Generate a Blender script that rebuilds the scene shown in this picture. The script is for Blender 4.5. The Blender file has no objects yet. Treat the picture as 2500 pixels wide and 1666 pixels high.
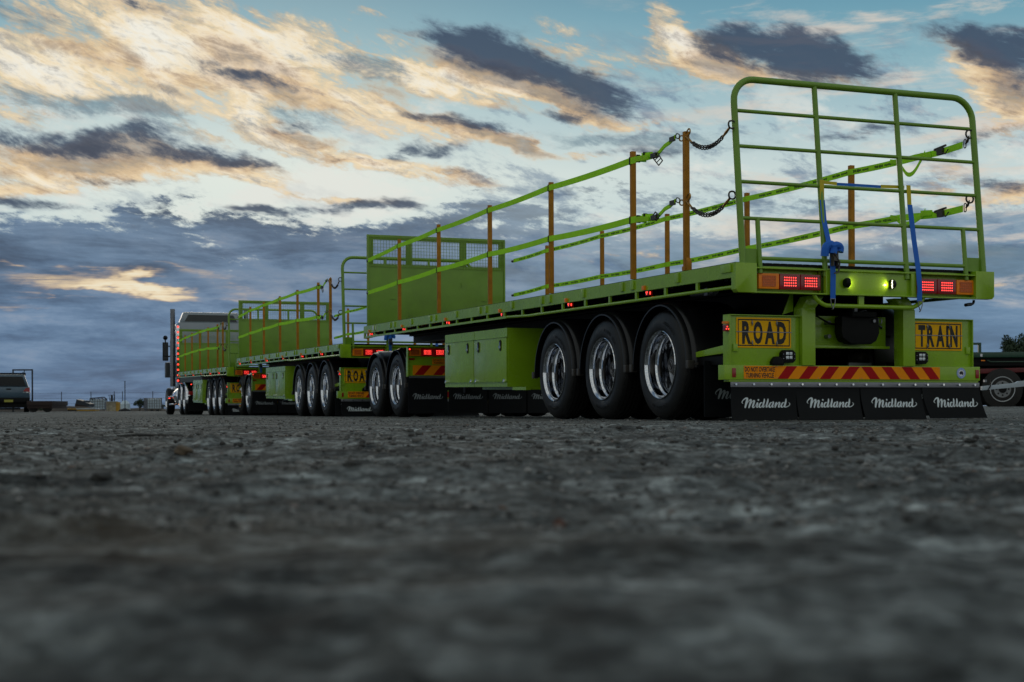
import bpy, bmesh, math, random
import numpy as np
from mathutils import Vector, Matrix
random.seed(7)
rng = np.random.default_rng(11)
S = bpy.context.scene
C = S.collection
R = math.radians

# ------------------------------------------------------------------ camera
F_PX, Y_HOR, ROLL, CAM_H = 3385.98, 1002.9, 0.00444, 0.0918   # focal length and horizon in photo pixels
cd = bpy.data.cameras.new('camera')
cam = bpy.data.objects.new('camera', cd)
C.objects.link(cam)
cd.sensor_width = 36.0
cd.lens = F_PX / 2500 * 36
cd.shift_y = (Y_HOR - 833) / 2500
cd.clip_start = 0.05
cd.clip_end = 3000
cam.location = (0, 0, CAM_H)
cam.matrix_world = Matrix.Translation((0, 0, CAM_H)) @ Matrix.Rotation(R(90), 4, 'X') @ Matrix.Rotation(-ROLL, 4, 'Z')
cd.dof.use_dof = True
cd.dof.focus_distance = 12.5
cd.dof.aperture_fstop = 6.8
S.camera = cam
S.view_settings.view_transform = 'Standard'
S.view_settings.look = 'None'
S.view_settings.exposure = 0.0
S.view_settings.gamma = 1.0
S.render.film_transparent = False
S.cycles.max_bounces = 8
S.cycles.use_denoising = True

def lin(c):
    return tuple(((v / 255) / 12.92 if v / 255 <= 0.04045 else ((v / 255 + 0.055) / 1.055) ** 2.4) for v in c)

def px_dir(x, y):
    """azimuth and elevation (radians) of a photo pixel"""
    u, v = x - 1250, y - 833
    u0 = (u - ROLL * v) / (1 + ROLL * ROLL)
    v0 = v + ROLL * u0
    az = math.atan2(u0, F_PX)
    el = math.atan2(Y_HOR - 833 - v0, math.hypot(u0, F_PX))
    return az, el

# ------------------------------------------------------------------ sky
SUN_AZ, SUN_EL = R(-10), R(13)      # low, behind cloud, ahead and to the left
w = bpy.data.worlds.new('World')
S.world = w
w.use_nodes = True
nt = w.node_tree
nt.nodes.clear()
NEW = nt.nodes.new
LK = nt.links.new

def val(nd, name, v):
    if hasattr(v, 'is_linked') or isinstance(v, bpy.types.NodeSocket):
        LK(v, nd.inputs[name])
    else:
        nd.inputs[name].default_value = v

def mth(op, a, b=None, c=None, clamp=False):
    n = NEW('ShaderNodeMath'); n.operation = op; n.use_clamp = clamp
    val(n, 0, a)
    if b is not None: val(n, 1, b)
    if c is not None: val(n, 2, c)
    return n.outputs[0]

def vmth(op, a, b=None):
    n = NEW('ShaderNodeVectorMath'); n.operation = op
    val(n, 0, a)
    if b is not None: val(n, 1, b)
    return n.outputs['Value' if op in ('LENGTH', 'DOT_PRODUCT') else 'Vector']

def comb(x, y, z=0.0):
    n = NEW('ShaderNodeCombineXYZ'); val(n, 0, x); val(n, 1, y); val(n, 2, z)
    return n.outputs[0]

def noise(vec, scale, detail=5, rough=0.55, lac=2.0, dist=0.0, color=False):
    n = NEW('ShaderNodeTexNoise'); LK(vec, n.inputs['Vector'])
    n.inputs['Scale'].default_value = scale; n.inputs['Detail'].default_value = detail
    n.inputs['Roughness'].default_value = rough; n.inputs['Lacunarity'].default_value = lac
    n.inputs['Distortion'].default_value = dist
    return n.outputs['Color' if color else 'Fac']

def mrange(v, a, b, c=0.0, d=1.0, kind='SMOOTHSTEP'):
    n = NEW('ShaderNodeMapRange'); n.interpolation_type = kind
    val(n, 'Value', v)
    n.inputs['From Min'].default_value = a; n.inputs['From Max'].default_value = b
    n.inputs['To Min'].default_value = c; n.inputs['To Max'].default_value = d
    return n.outputs['Result']

def ramp(v, stops, interp='LINEAR'):
    n = NEW('ShaderNodeValToRGB'); LK(v, n.inputs[0])
    cr = n.color_ramp; cr.interpolation = interp
    while len(cr.elements) > 1: cr.elements.remove(cr.elements[-1])
    for i, (p, c) in enumerate(stops):
        e = cr.elements[0] if i == 0 else cr.elements.new(p)
        e.position = p; e.color = (*lin(c), 1)
    return n.outputs[0]

def mix(f, a, b, kind='MIX'):
    n = NEW('ShaderNodeMix'); n.data_type = 'RGBA'; n.blend_type = kind; n.clamp_factor = True
    val(n, 0, f)
    for k, v in ((6, a), (7, b)):
        if isinstance(v, tuple): n.inputs[k].default_value = (*v, 1)
        else: LK(v, n.inputs[k])
    return n.outputs[2]

tc = NEW('ShaderNodeTexCoord')
sep = NEW('ShaderNodeSeparateXYZ'); LK(tc.outputs['Generated'], sep.inputs[0])
az = mth('ARCTAN2', sep.outputs[0], sep.outputs[1])
hyp = mth('SQRT', mth('ADD', mth('MULTIPLY', sep.outputs[0], sep.outputs[0]), mth('MULTIPLY', sep.outputs[1], sep.outputs[1])))
el = mth('ARCTAN2', sep.outputs[2], hyp)
# cloud-plane coordinates: clouds flatten towards the horizon
elc = mth('MAXIMUM', el, 0.0)
lnv = mth('LOGARITHM', mth('ADD', elc, 0.07), math.e)
PN = comb(mth('MULTIPLY', az, 4.0), mth('MULTIPLY', lnv, 1.9), 0.37)
skew = comb(mth('ADD', mth('MULTIPLY', az, 4.0), mth('MULTIPLY', el, 2.5)), mth('ADD', mth('MULTIPLY', lnv, 2.0), mth('MULTIPLY', az, 1.1)), 4.1)
nA = noise(PN, 3.0, 8, 0.6)
nB = noise(skew, 5.5, 8, 0.62, dist=0.25)
nW = noise(PN, 2.2, 5, 0.6, color=True)
nF = noise(skew, 20, 6, 0.72, dist=0.3)
nG = noise(comb(mth('ADD', mth('MULTIPLY', az, 5.0), mth('MULTIPLY', el, 3.0)), mth('MULTIPLY', mth('ADD', el, mth('MULTIPLY', mth('MULTIPLY', az, 1.1), mth('MINIMUM', elc, 0.25))), 17.0), 2.2), 5.0, 7, 0.66, dist=0.5)
warp = NEW('ShaderNodeVectorMath'); warp.operation = 'MULTIPLY_ADD'
LK(vmth('SUBTRACT', nW, (0.5, 0.5, 0.5)), warp.inputs[0])
warp.inputs[1].default_value = (0.10, 0.045, 0.0)
LK(comb(az, el), warp.inputs[2])
P = warp.outputs[0]

def blobs(lst, after=None):
    acc = None
    PP = P
    for i, (x, y, rx, ry, ang, st) in enumerate(lst):
        if i % 8 == 0 and (acc is not None or after is not None):   # keeps the shader compiler from holding every blob at once
            n = NEW('ShaderNodeVectorMath'); n.operation = 'MULTIPLY_ADD'
            LK(acc if acc is not None else after, n.inputs[0]); n.inputs[1].default_value = (1e-6, 1e-6, 0); LK(P, n.inputs[2])
            PP = n.outputs[0]
        a0, e0 = px_dir(x, y)
        n = NEW('ShaderNodeMapping'); n.vector_type = 'TEXTURE'
        LK(PP, n.inputs['Vector'])
        n.inputs['Location'].default_value = (a0, e0, 0)
        n.inputs['Rotation'].default_value = (0, 0, R(ang))
        n.inputs['Scale'].default_value = (rx / F_PX, ry / F_PX, 1)
        d = vmth('LENGTH', n.outputs[0])
        f = mrange(d, 1.75, 0.0, 0.0, st)
        acc = f if acc is None else mth('ADD', acc, f)
    return acc

LIGHT = [(60, 170, 230, 75, -5, .75), (330, 100, 230, 70, -20, .85), (560, 55, 260, 60, -8, .75), (470, 160, 260, 60, -22, .9),
         (250, 200, 260, 55, -12, .9), (640, 150, 200, 55, -25, .8), (800, 130, 230, 45, -10, .45), (620, 290, 110, 38, -35, .95),
         (950, 180, 230, 38, -12, .85), (1180, 200, 220, 40, -5, .95), (830, 250, 220, 36, -18, .8), (1000, 300, 160, 28, -15, .6),
         (740, 55, 150, 26, 5, .5), (60, 60, 110, 40, -10, .35), (940, 10, 60, 14, 0, .6), (960, 70, 70, 18, 0, .4), (60, 235, 80, 30, 0, .6),
         (110, 410, 200, 32, -3, .8), (400, 400, 230, 26, -3, .95), (590, 420, 150, 15, -14, 1.0), (740, 362, 190, 20, -8, .95),
         (980, 400, 190, 15, -14, 1.0), (60, 450, 130, 20, 5, .7), (860, 472, 80, 9, -5, .9),
         (1330, 225, 170, 26, -22, .8), (1630, 55, 60, 35, -35, 1.1), (1670, 110, 110, 42, -25, 1.0), (1760, 165, 120, 30, -15, .9),
         (1395, 95, 90, 40, -25, .5), (1545, 150, 90, 24, 10, .4), (2370, 190, 110, 38, -40, .95), (2470, 260, 70, 55, -60, .95),
         (1500, 285, 150, 14, -8, .6), (1290, 355, 180, 16, -8, .8), (1640, 285, 100, 14, 0, .4), (2440, 470, 110, 16, 8, .95), (2260, 445, 130, 12, 3, .5),
         (1940, 205, 220, 22, -10, .5), (2330, 400, 60, 20, 0, .4), (1900, 690, 200, 8, 0, .5), (2440, 700, 120, 12, 0, .45), (1560, 610, 160, 8, 0, .35),
         (60, 300, 60, 18, 0, .5)]
DARK = [(1120, 90, 150, 42, -12, 1.0), (1270, 130, 210, 50, -18, 1.15), (1450, 200, 170, 34, -20, .9), (1560, 255, 110, 16, -15, .5),
        (1760, 85, 90, 30, -12, .8), (1890, 125, 220, 56, -14, 1.25), (2030, 170, 150, 36, -18, 1.0), (1980, 225, 120, 20, -12, .5),
        (2380, 100, 130, 38, -8, 1.1), (2480, 140, 110, 66, -20, 1.25), (1365, 268, 80, 24, 5, .9), (1300, 275, 40, 14, 0, .5),
        (640, 215, 150, 22, -4, .8), (560, 195, 90, 16, -20, .5), (850, 160, 110, 22, -6, .5), (320, 15, 110, 18, -6, .7), (90, 20, 60, 16, 0, .4), (30, 60, 60, 20, -20, .45), (170, 75, 60, 14, -30, .4), (250, 150, 90, 16, -20, .45), (400, 225, 110, 16, -15, .5), (500, 60, 60, 12, -20, .35),
        (120, 350, 210, 22, -2, .95), (310, 345, 120, 18, 6, .7), (490, 365, 150, 24, -6, 1.0), (570, 392, 120, 12, -4, .7), (260, 380, 110, 18, 0, .4),
        (740, 322, 70, 15, 5, .9), (680, 335, 80, 9, 0, .4), (1110, 308, 110, 16, -6, .9), (1000, 285, 80, 16, -30, .45), (1230, 335, 90, 12, -12, .7), (1010, 366, 90, 16, 0, .95),
        (1150, 425, 90, 9, -12, .7), (870, 378, 60, 7, -4, .5), (60, 495, 140, 20, -6, .9), (300, 432, 120, 12, 0, .6), (200, 290, 200, 30, 0, .28), (380, 300, 120, 22, -6, .3),
        (350, 545, 80, 13, 4, .8), (640, 512, 110, 14, 0, .8), (820, 500, 120, 14, 4, .7), (970, 490, 140, 14, -4, .7),
        (2410, 335, 120, 18, 8, .8), (2460, 440, 90, 16, -10, .8), (2300, 420, 90, 10, 0, .5), (1600, 320, 200, 16, 0, .5), (1700, 360, 170, 18, 0, .45),
        (2150, 320, 160, 18, 0, .45), (1500, 370, 160, 14, 0, .4), (1800, 460, 230, 20, 0, .45), (2150, 560, 220, 18, 0, .4), (2100, 330, 130, 20, 5, .3)]
TAN = [(1150, 150, 190, 36, -16, .9), (1330, 205, 200, 34, -20, .9), (1500, 265, 130, 20, -14, .6), (1730, 145, 100, 40, -20, .9), (1900, 190, 210, 30, -12, .7), (2430, 175, 120, 50, -30, .95), (2480, 240, 60, 50, -50, .7),
       (640, 190, 150, 50, -8, .8), (660, 245, 190, 26, -8, .9), (540, 120, 120, 34, -22, .5), (310, 150, 130, 40, -22, .6), (150, 90, 110, 34, -20, .45), (120, 375, 220, 24, -2, .9), (330, 370, 140, 24, 0, .7), (530, 392, 170, 20, -5, 1.0),
       (250, 410, 150, 22, 0, .8), (770, 345, 90, 18, 0, .9), (950, 245, 110, 30, -25, .6), (1110, 325, 130, 18, -8, .9), (1240, 350, 120, 14, -12, .8), (1130, 425, 110, 10, -14, .8), (60, 450, 130, 16, 0, .6), (860, 380, 90, 9, -4, .6),
       (1290, 370, 150, 14, -6, .5), (2440, 455, 110, 18, 4, .8), (1180, 255, 180, 18, -8, .5)]
GREY = [(190, 270, 210, 34, 0, .7), (380, 290, 130, 26, -8, .6), (860, 150, 150, 34, -8, .7), (560, 205, 120, 24, -15, .5), (1050, 60, 90, 20, 0, .5), (1250, 70, 60, 20, 0, .3), (740, 300, 120, 18, 0, .5), (1700, 340, 260, 24, -5, .5), (1480, 330, 200, 20, 0, .45), (60, 30, 140, 24, -10, .5)]
GLOW = [(190, 692, 160, 15, -4, 1.0), (340, 716, 130, 11, -4, 1.0), (110, 710, 120, 10, 3, .6), (10, 648, 80, 7, -10, .7), (520, 695, 150, 7, -5, .5), (420, 672, 120, 7, -6, .5), (620, 720, 120, 8, -4, .4), (150, 730, 180, 8, 0, .5)]
BL = blobs(LIGHT)
BD = blobs(DARK, BL)
BT = blobs(TAN, BD)
BG = blobs(GREY, BT)
BW = blobs(GLOW, BG)
elh = mrange(el, 0.0, 0.30, 0, 1, 'LINEAR')
base = ramp(elh, [(0.0, (82, 122, 160)), (0.10, (92, 134, 172)), (0.22, (112, 152, 184)), (0.36, (150, 184, 200)), (0.46, (198, 220, 224)), (0.56, (208, 226, 226)),
                  (0.68, (176, 206, 214)), (0.80, (140, 186, 200)), (0.92, (106, 164, 186)), (1.0, (86, 146, 172))])
# a little of the physical sky, low sun in the same direction as the sun lamp
nish = NEW('ShaderNodeTexSky'); nish.sky_type = 'NISHITA'; nish.sun_disc = False
nish.sun_elevation = SUN_EL; nish.sun_rotation = SUN_AZ
nsk = NEW('ShaderNodeVectorMath'); nsk.operation = 'SCALE'; LK(nish.outputs[0], nsk.inputs[0]); nsk.inputs['Scale'].default_value = 0.05
base = mix(0.12, base, nsk.outputs[0])
# scattered thin mottled cloud everywhere above the low deck
mot = mrange(mth('ADD', nB, mth('MULTIPLY', mth('SUBTRACT', nF, 0.5), 0.35)), 0.50, 0.68)
right = mrange(az, -0.12, 0.10)
hi = mrange(el, 0.29, 0.20)
motm = mth('MULTIPLY', mth('MULTIPLY', mot, hi), mth('MULTIPLY_ADD', right, 0.45, 0.35))
base = mix(motm, base, lin((116, 138, 162)))
pale = mrange(mth('ADD', nA, mth('MULTIPLY', mth('SUBTRACT', nF, 0.5), 0.3)), 0.50, 0.66)
palem = mth('MULTIPLY', mth('MULTIPLY', pale, mrange(el, 0.085, 0.14)), mth('MULTIPLY', mrange(el, 0.27, 0.19), 0.7))
base = mix(palem, base, lin((236, 236, 228)))
# low slate cloud deck: full on the left, broken on the right
PS = comb(mth('MULTIPLY', az, 2.2), mth('MULTIPLY', el, 22.0), 1.7)
nS = noise(PS, 1.6, 7, 0.55, dist=0.2)
nS2 = noise(comb(mth('MULTIPLY', az, 5.0), mth('MULTIPLY', el, 26.0), 7.7), 1.7, 8, 0.62, dist=0.3)
edge = mth('ADD', el, mth('ADD', mth('MULTIPLY', mth('SUBTRACT', nS2, 0.5), 0.07), mth('ADD', mth('MULTIPLY', mth('SUBTRACT', nA, 0.5), 0.13), mth('MULTIPLY', mth('SUBTRACT', nF, 0.5), 0.05))))
deck = mrange(edge, 0.143, 0.128)
gw = mrange(el, 0.02, 0.12, 0.05, 0.38)
dk = mth('ADD', mth('ADD', mth('MULTIPLY', nS, 0.45), mth('MULTIPLY', nS2, 0.55)), mth('MULTIPLY', mth('SUBTRACT', nG, 0.5), gw))
dk = mth('ADD', dk, mrange(el, 0.05, 0.0, 0.0, 0.035))
dcol = ramp(dk, [(0.36, (62, 80, 104)), (0.44, (78, 102, 132)), (0.50, (96, 124, 156)), (0.55, (116, 142, 172)), (0.61, (140, 156, 178)), (0.68, (184, 182, 186)), (0.76, (214, 200, 190))])
band = mth('MULTIPLY', mrange(el, 0.065, 0.10), mrange(az, 0.12, -0.05, 0.25, 0.62))
dcol = mix(band, dcol, mix(mrange(nS2, 0.40, 0.62), lin((56, 72, 98)), lin((100, 124, 152))))
deck_l = mth('MULTIPLY', deck, mth('MULTIPLY_ADD', right, -0.30, 0.92))
sky = mix(deck_l, base, dcol)
# right half: cream breaks through the deck
gap = mth('MULTIPLY', mrange(nS2, 0.50, 0.66), mth('MULTIPLY', mrange(az, 0.02, 0.22), mrange(el, 0.05, 0.09)))
sky = mix(mth('MULTIPLY', gap, 0.8), sky, lin((226, 214, 200)))
# hazy warm patch low on the left, drawn out in thin level streaks
nL = noise(comb(mth('MULTIPLY', az, 3.0), mth('MULTIPLY', el, 60.0), 3.3), 2.4, 7, 0.62, dist=0.4)
wf = mth('ADD', BW, mth('ADD', mth('MULTIPLY', mth('SUBTRACT', nL, 0.5), 3.0), mth('MULTIPLY', mth('SUBTRACT', nS2, 0.5), 1.2)))
wa = mth('MULTIPLY', mrange(wf, 0.20, 1.35), mrange(BW, 0.0, 0.6))
sky = mix(mth('MULTIPLY', wa, 0.9), sky, ramp(mth('MULTIPLY', wf, 0.5), [(0.1, (168, 160, 166)), (0.28, (216, 184, 150)), (0.5, (250, 222, 176)), (0.8, (255, 244, 214))]))
# sunlit cloud
lf = mth('ADD', mth('MULTIPLY', BL, 0.85), mth('MULTIPLY', mth('SUBTRACT', nB, 0.5), 2.2))
lf = mth('ADD', lf, mth('MULTIPLY', mth('SUBTRACT', nF, 0.5), 1.6))
lf = mth('ADD', lf, mth('MULTIPLY', mth('SUBTRACT', nG, 0.5), 2.4))
la = mth('MULTIPLY', mrange(lf, 0.12, 0.95), mrange(BL, 0.0, 0.45))
lcol = ramp(mth('MULTIPLY', lf, 0.6), [(0.10, (206, 196, 186)), (0.20, (226, 190, 148)), (0.32, (240, 206, 156)), (0.46, (248, 222, 178)), (0.62, (254, 238, 208)), (0.95, (255, 250, 236))])
nH = noise(comb(mth('MULTIPLY', az, 7.0), mth('MULTIPLY', mth('ADD', el, mth('MULTIPLY', az, 0.25)), 22.0), 9.4), 3.2, 8, 0.70, dist=0.6)
shd = mrange(mth('ADD', mth('MULTIPLY', nH, 0.65), mth('MULTIPLY', nF, 0.35)), 0.47, 0.63, 0.0, 0.74)
lcol = mix(shd, lcol, lin((158, 152, 146)))
sky = mix(mth('MULTIPLY', la, 0.93), sky, lcol)
# soft half-lit cloud: tan where the low light reaches it, blue grey elsewhere
soft = mth('ADD', mth('MULTIPLY', mth('SUBTRACT', nH, 0.5), 1.8), mth('MULTIPLY', mth('SUBTRACT', nF, 0.5), 1.0))
tf = mth('ADD', BT, soft)
ta = mth('MULTIPLY', mrange(tf, 0.05, 1.0), mrange(BT, 0.0, 0.5))
tcol = ramp(mth('MULTIPLY', tf, 0.6), [(0.05, (246, 218, 168)), (0.22, (236, 196, 140)), (0.42, (204, 168, 126)), (0.70, (142, 126, 112))])
sky = mix(mth('MULTIPLY', ta, 0.66), sky, tcol)
gf = mth('ADD', BG, mth('MULTIPLY', soft, 1.3))
ga = mth('MULTIPLY', mrange(gf, 0.0, 0.9), mrange(BG, 0.0, 0.5))
sky = mix(mth('MULTIPLY', ga, 0.75), sky, lin((112, 138, 152)))
# shaded cloud: tan thin rims, slate cores
df = mth('ADD', mth('MULTIPLY', BD, 0.95), mth('MULTIPLY', mth('SUBTRACT', nA, 0.5), 2.0))
df = mth('ADD', df, mth('MULTIPLY', mth('SUBTRACT', nG, 0.5), 2.8))
df = mth('ADD', df, mth('MULTIPLY', mth('SUBTRACT', nF, 0.5), 1.4))
da = mth('MULTIPLY', mrange(df, -0.02, 1.15), mrange(BD, 0.0, 0.7))
warm = ramp(mth('MULTIPLY', df, 0.6), [(0.04, (236, 186, 132)), (0.18, (206, 160, 122)), (0.30, (150, 128, 116)), (0.44, (104, 104, 112)), (0.62, (80, 88, 104)), (0.85, (66, 76, 94))])
cool = ramp(mth('MULTIPLY', df, 0.6), [(0.06, (150, 172, 188)), (0.20, (124, 142, 160)), (0.32, (104, 120, 140)), (0.48, (84, 100, 120)), (0.75, (66, 80, 102))])
wmask = mrange(BL, 0.0, 0.35)
dcl = mix(wmask, cool, warm)
sky = mix(mth('MULTIPLY', da, 0.93), sky, dcl)
# the half of the sky behind the viewer and overhead: unseen broken cloud, toned to brighten the rear faces
cov = mth('ADD', mth('MULTIPLY', nA, 0.5), mth('MULTIPLY', nB, 0.5))
backc = ramp(cov, [(0.36, (80, 96, 114)), (0.47, (146, 156, 162)), (0.54, (216, 216, 204)), (0.66, (252, 244, 224))])
back = mrange(mth('ABSOLUTE', az), 0.75, 1.7, 0.0, 0.85)
topc = ramp(cov, [(0.38, (78, 108, 130)), (0.50, (116, 140, 158)), (0.62, (172, 182, 188))])
sky = mix(mrange(el, 0.31, 0.60), sky, topc)
sidec = ramp(cov, [(0.38, (44, 58, 76)), (0.50, (74, 94, 116)), (0.62, (128, 146, 164))])
side = mth('MULTIPLY', mrange(az, -0.40, -0.62, 0.0, 0.85), mrange(az, -1.9, -1.3))  # unseen dark cloud added on the left so tool box sides reflect darker
sky = mix(side, sky, sidec)
sky = mix(back, sky, backc)
# below the horizon
sky = mix(mrange(el, -0.002, -0.03), sky, lin((70, 78, 84)))
bg = NEW('ShaderNodeBackground'); LK(sky, bg.inputs[0]); bg.inputs[1].default_value = 0.92
wo = NEW('ShaderNodeOutputWorld'); LK(bg.outputs[0], wo.inputs[0])
w.cycles.sampling_method = 'MANUAL'; w.cycles.sample_map_resolution = 512

# ------------------------------------------------------------------ sun (weak, wide: it is behind cloud)
ld = bpy.data.lights.new('sun', 'SUN'); ld.energy = 0.40; ld.angle = R(30); ld.color = (1.0, 0.86, 0.68)
sun = bpy.data.objects.new('sun', ld); C.objects.link(sun)
sd = Vector((math.sin(SUN_AZ) * math.cos(SUN_EL), math.cos(SUN_AZ) * math.cos(SUN_EL), math.sin(SUN_EL)))
sun.rotation_euler = sd.to_track_quat('Z', 'Y').to_euler()

# ================================================================== materials
def mat(name, col, rough=0.5, metal=0.0, spec=0.5, coat=0.0, emit=None, estr=0.0, bump=0.0, bscale=60.0, var=0.0, vscale=3.0, trans=0.0, dirt=None):
    m = bpy.data.materials.new(name); m.use_nodes = True
    t = m.node_tree; b = t.nodes['Principled BSDF']
    b.inputs['Base Color'].default_value = (*col, 1)
    b.inputs['Roughness'].default_value = rough; b.inputs['Metallic'].default_value = metal
    b.inputs['Specular IOR Level'].default_value = spec; b.inputs['Coat Weight'].default_value = coat
    b.inputs['Coat Roughness'].default_value = 0.08
    b.inputs['Transmission Weight'].default_value = trans
    if emit:
        b.inputs['Emission Color'].default_value = (*emit, 1); b.inputs['Emission Strength'].default_value = estr
    if bump or var or dirt:
        tcn = t.nodes.new('ShaderNodeTexCoord')
        if var:
            n = t.nodes.new('ShaderNodeTexNoise'); n.inputs['Scale'].default_value = vscale; n.inputs['Detail'].default_value = 6; n.inputs['Roughness'].default_value = 0.65
            t.links.new(tcn.outputs['Object'], n.inputs['Vector'])
            mr = t.nodes.new('ShaderNodeMapRange'); mr.inputs['From Min'].default_value = 0.3; mr.inputs['From Max'].default_value = 0.7
            mr.inputs['To Min'].default_value = 1 - var; mr.inputs['To Max'].default_value = 1 + var
            t.links.new(n.outputs['Fac'], mr.inputs['Value'])
            hs = t.nodes.new('ShaderNodeVectorMath'); hs.operation = 'SCALE'; hs.inputs[0].default_value = col
            t.links.new(mr.outputs['Result'], hs.inputs['Scale'])
            out = hs.outputs[0]
            if dirt:
                n2 = t.nodes.new('ShaderNodeTexNoise'); n2.inputs['Scale'].default_value = 2.3; n2.inputs['Detail'].default_value = 8; n2.inputs['Roughness'].default_value = 0.75
                t.links.new(tcn.outputs['Object'], n2.inputs['Vector'])
                m2 = t.nodes.new('ShaderNodeMapRange'); m2.inputs['From Min'].default_value = 0.5; m2.inputs['From Max'].default_value = 0.75; m2.inputs['To Max'].default_value = 0.35
                t.links.new(n2.outputs['Fac'], m2.inputs['Value'])
                mx = t.nodes.new('ShaderNodeMix'); mx.data_type = 'RGBA'; mx.inputs[7].default_value = (*dirt, 1)
                t.links.new(m2.outputs['Result'], mx.inputs[0]); t.links.new(out, mx.inputs[6]); out = mx.outputs[2]
                m3 = t.nodes.new('ShaderNodeMath'); m3.operation = 'MULTIPLY_ADD'; m3.inputs[1].default_value = 0.5; m3.inputs[2].default_value = rough
                t.links.new(m2.outputs['Result'], m3.inputs[0]); t.links.new(m3.outputs[0], b.inputs['Roughness'])
            t.links.new(out, b.inputs['Base Color'])
        if bump:
            n = t.nodes.new('ShaderNodeTexNoise'); n.inputs['Scale'].default_value = bscale; n.inputs['Detail'].default_value = 5
            t.links.new(tcn.outputs['Object'], n.inputs['Vector'])
            bp = t.nodes.new('ShaderNodeBump'); bp.inputs['Strength'].default_value = bump; bp.inputs['Distance'].default_value = 0.01
            t.links.new(n.outputs['Fac'], bp.inputs['Height']); t.links.new(bp.outputs[0], b.inputs['Normal'])
    return m

G = mat('green_paint', (0.27, 0.475, 0.014), 0.27, coat=0.30, var=0.12, vscale=2.0, bump=0.04, bscale=35, dirt=(0.17, 0.25, 0.045))
G2 = mat('shaded_green_paint', (0.165, 0.325, 0.020), 0.36, coat=0.12, var=0.12, vscale=2.5, bump=0.04, bscale=30, dirt=(0.13, 0.19, 0.04))  # trailer green darkened: backlit shade on gate and headboard put into the colour
GD = mat('green_deck_paint', (0.20, 0.34, 0.02), 0.45, var=0.1, bump=0.05, bscale=20)
ORANGE = mat('ochre_steel', (0.42, 0.175, 0.010), 0.55, spec=0.25, var=0.25, vscale=9, bump=0.1)
BLACK = mat('black_steel', (0.003, 0.0035, 0.004), 0.55, spec=0.2, var=0.2)
TYRE = mat('tyre_rubber', (0.008, 0.0078, 0.0075), 0.42, spec=0.34, var=0.25, vscale=14, bump=0.25, bscale=90, dirt=(0.040, 0.033, 0.026))
RUB = mat('mudflap_rubber', (0.004, 0.0055, 0.0075), 0.6, spec=0.2, var=0.25, vscale=5, bump=0.06, bscale=14, dirt=(0.022, 0.022, 0.021))
GUARD = mat('black_moulded_plastic', (0.005, 0.005, 0.006), 0.33, spec=0.42, var=0.2, vscale=6)
CHROME = mat('polished_alloy', (0.74, 0.76, 0.80), 0.06, metal=1.0, var=0.04, vscale=3, bump=0.02, bscale=8)
STEEL = mat('galvanised_steel', (0.24, 0.25, 0.28), 0.38, metal=0.85, var=0.12, vscale=12)
DKSTEEL = mat('dark_chain_steel', (0.10, 0.09, 0.08), 0.5, metal=0.7, var=0.3, vscale=20)
BRASSY = mat('gold_passivated_hook', (0.45, 0.24, 0.06), 0.4, metal=0.7, var=0.3, vscale=20)
WEB = mat('lime_webbing', (0.55, 0.95, 0.035), 0.75, var=0.1, vscale=8, bump=0.1, bscale=120)
_t = WEB.node_tree; _tr = _t.nodes.new('ShaderNodeBsdfTranslucent'); _tr.inputs[0].default_value = (0.60, 1.0, 0.04, 1)      # thin woven webbing lets the sky through
_ms = _t.nodes.new('ShaderNodeMixShader'); _ms.inputs[0].default_value = 0.35
_t.links.new(_t.nodes['Principled BSDF'].outputs[0], _ms.inputs[1]); _t.links.new(_tr.outputs[0], _ms.inputs[2]); _t.links.new(_ms.outputs[0], _t.nodes['Material Output'].inputs[0])
DISC = mat('polished_disc_shaded', (0.20, 0.21, 0.23), 0.14, metal=1.0, var=0.2, vscale=10)  # rim alloy darkened: shade deep in the dish is put into the colour
STACK = mat('smoked_stack_chrome', (0.16, 0.17, 0.19), 0.18, metal=1.0, var=0.2, vscale=5)
WEBP = mat('black_print', (0.01, 0.012, 0.01), 0.7, var=0.1)
BLUE = mat('blue_webbing', (0.012, 0.14, 0.62), 0.7, var=0.1, bump=0.1, bscale=120)
YSLV = mat('yellow_sleeve', (0.62, 0.50, 0.02), 0.7, var=0.12)
AMBER = mat('amber_lens', (1.0, 0.27, 0.008), 0.3, spec=0.3, coat=0.15, var=0.12, vscale=40)
AMBERD = mat('amber_lens_inner', (0.62, 0.11, 0.004), 0.4, var=0.3, vscale=90, bump=0.5, bscale=70)
REDL = mat('red_lens', (0.10, 0.002, 0.004), 0.2, coat=0.6, emit=(0.35, 0.0, 0.004), estr=0.10, var=0.1)
LED = mat('red_led', (0.4, 0.01, 0.01), 0.3, emit=(1.0, 0.05, 0.04), estr=3.4)
LEDA = mat('amber_led', (0.5, 0.14, 0.02), 0.25, coat=0.5, var=0.2)
MARK = mat('red_marker_glow', (0.4, 0.01, 0.01), 0.3, emit=(1.0, 0.05, 0.03), estr=2.2)
WLED = mat('white_led', (0.8, 0.8, 0.8), 0.3, emit=(1.0, 0.95, 0.7), estr=5)
WLENS = mat('clear_work_lamp_lens', (0.62, 0.68, 0.72), 0.15, metal=0.6, var=0.15, vscale=60, bump=0.3, bscale=60)
YEL = mat('yellow_sign_face', (1.0, 0.52, 0.003), 0.5, spec=0.15, var=0.06, vscale=4)
SBLK = mat('sign_black', (0.008, 0.008, 0.010), 0.5, var=0.1)
HAZO = mat('hazard_orange', (1.0, 0.32, 0.004), 0.5, spec=0.15, var=0.06)
HAZR = mat('hazard_red', (0.42, 0.006, 0.008), 0.5, spec=0.15, var=0.06)
REFR = mat('red_reflector', (0.30, 0.004, 0.005), 0.25, coat=0.5, var=0.1, vscale=60)
LOGO = mat('silver_grey_print', (0.72, 0.80, 0.84), 0.5, var=0.1, vscale=30)
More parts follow.
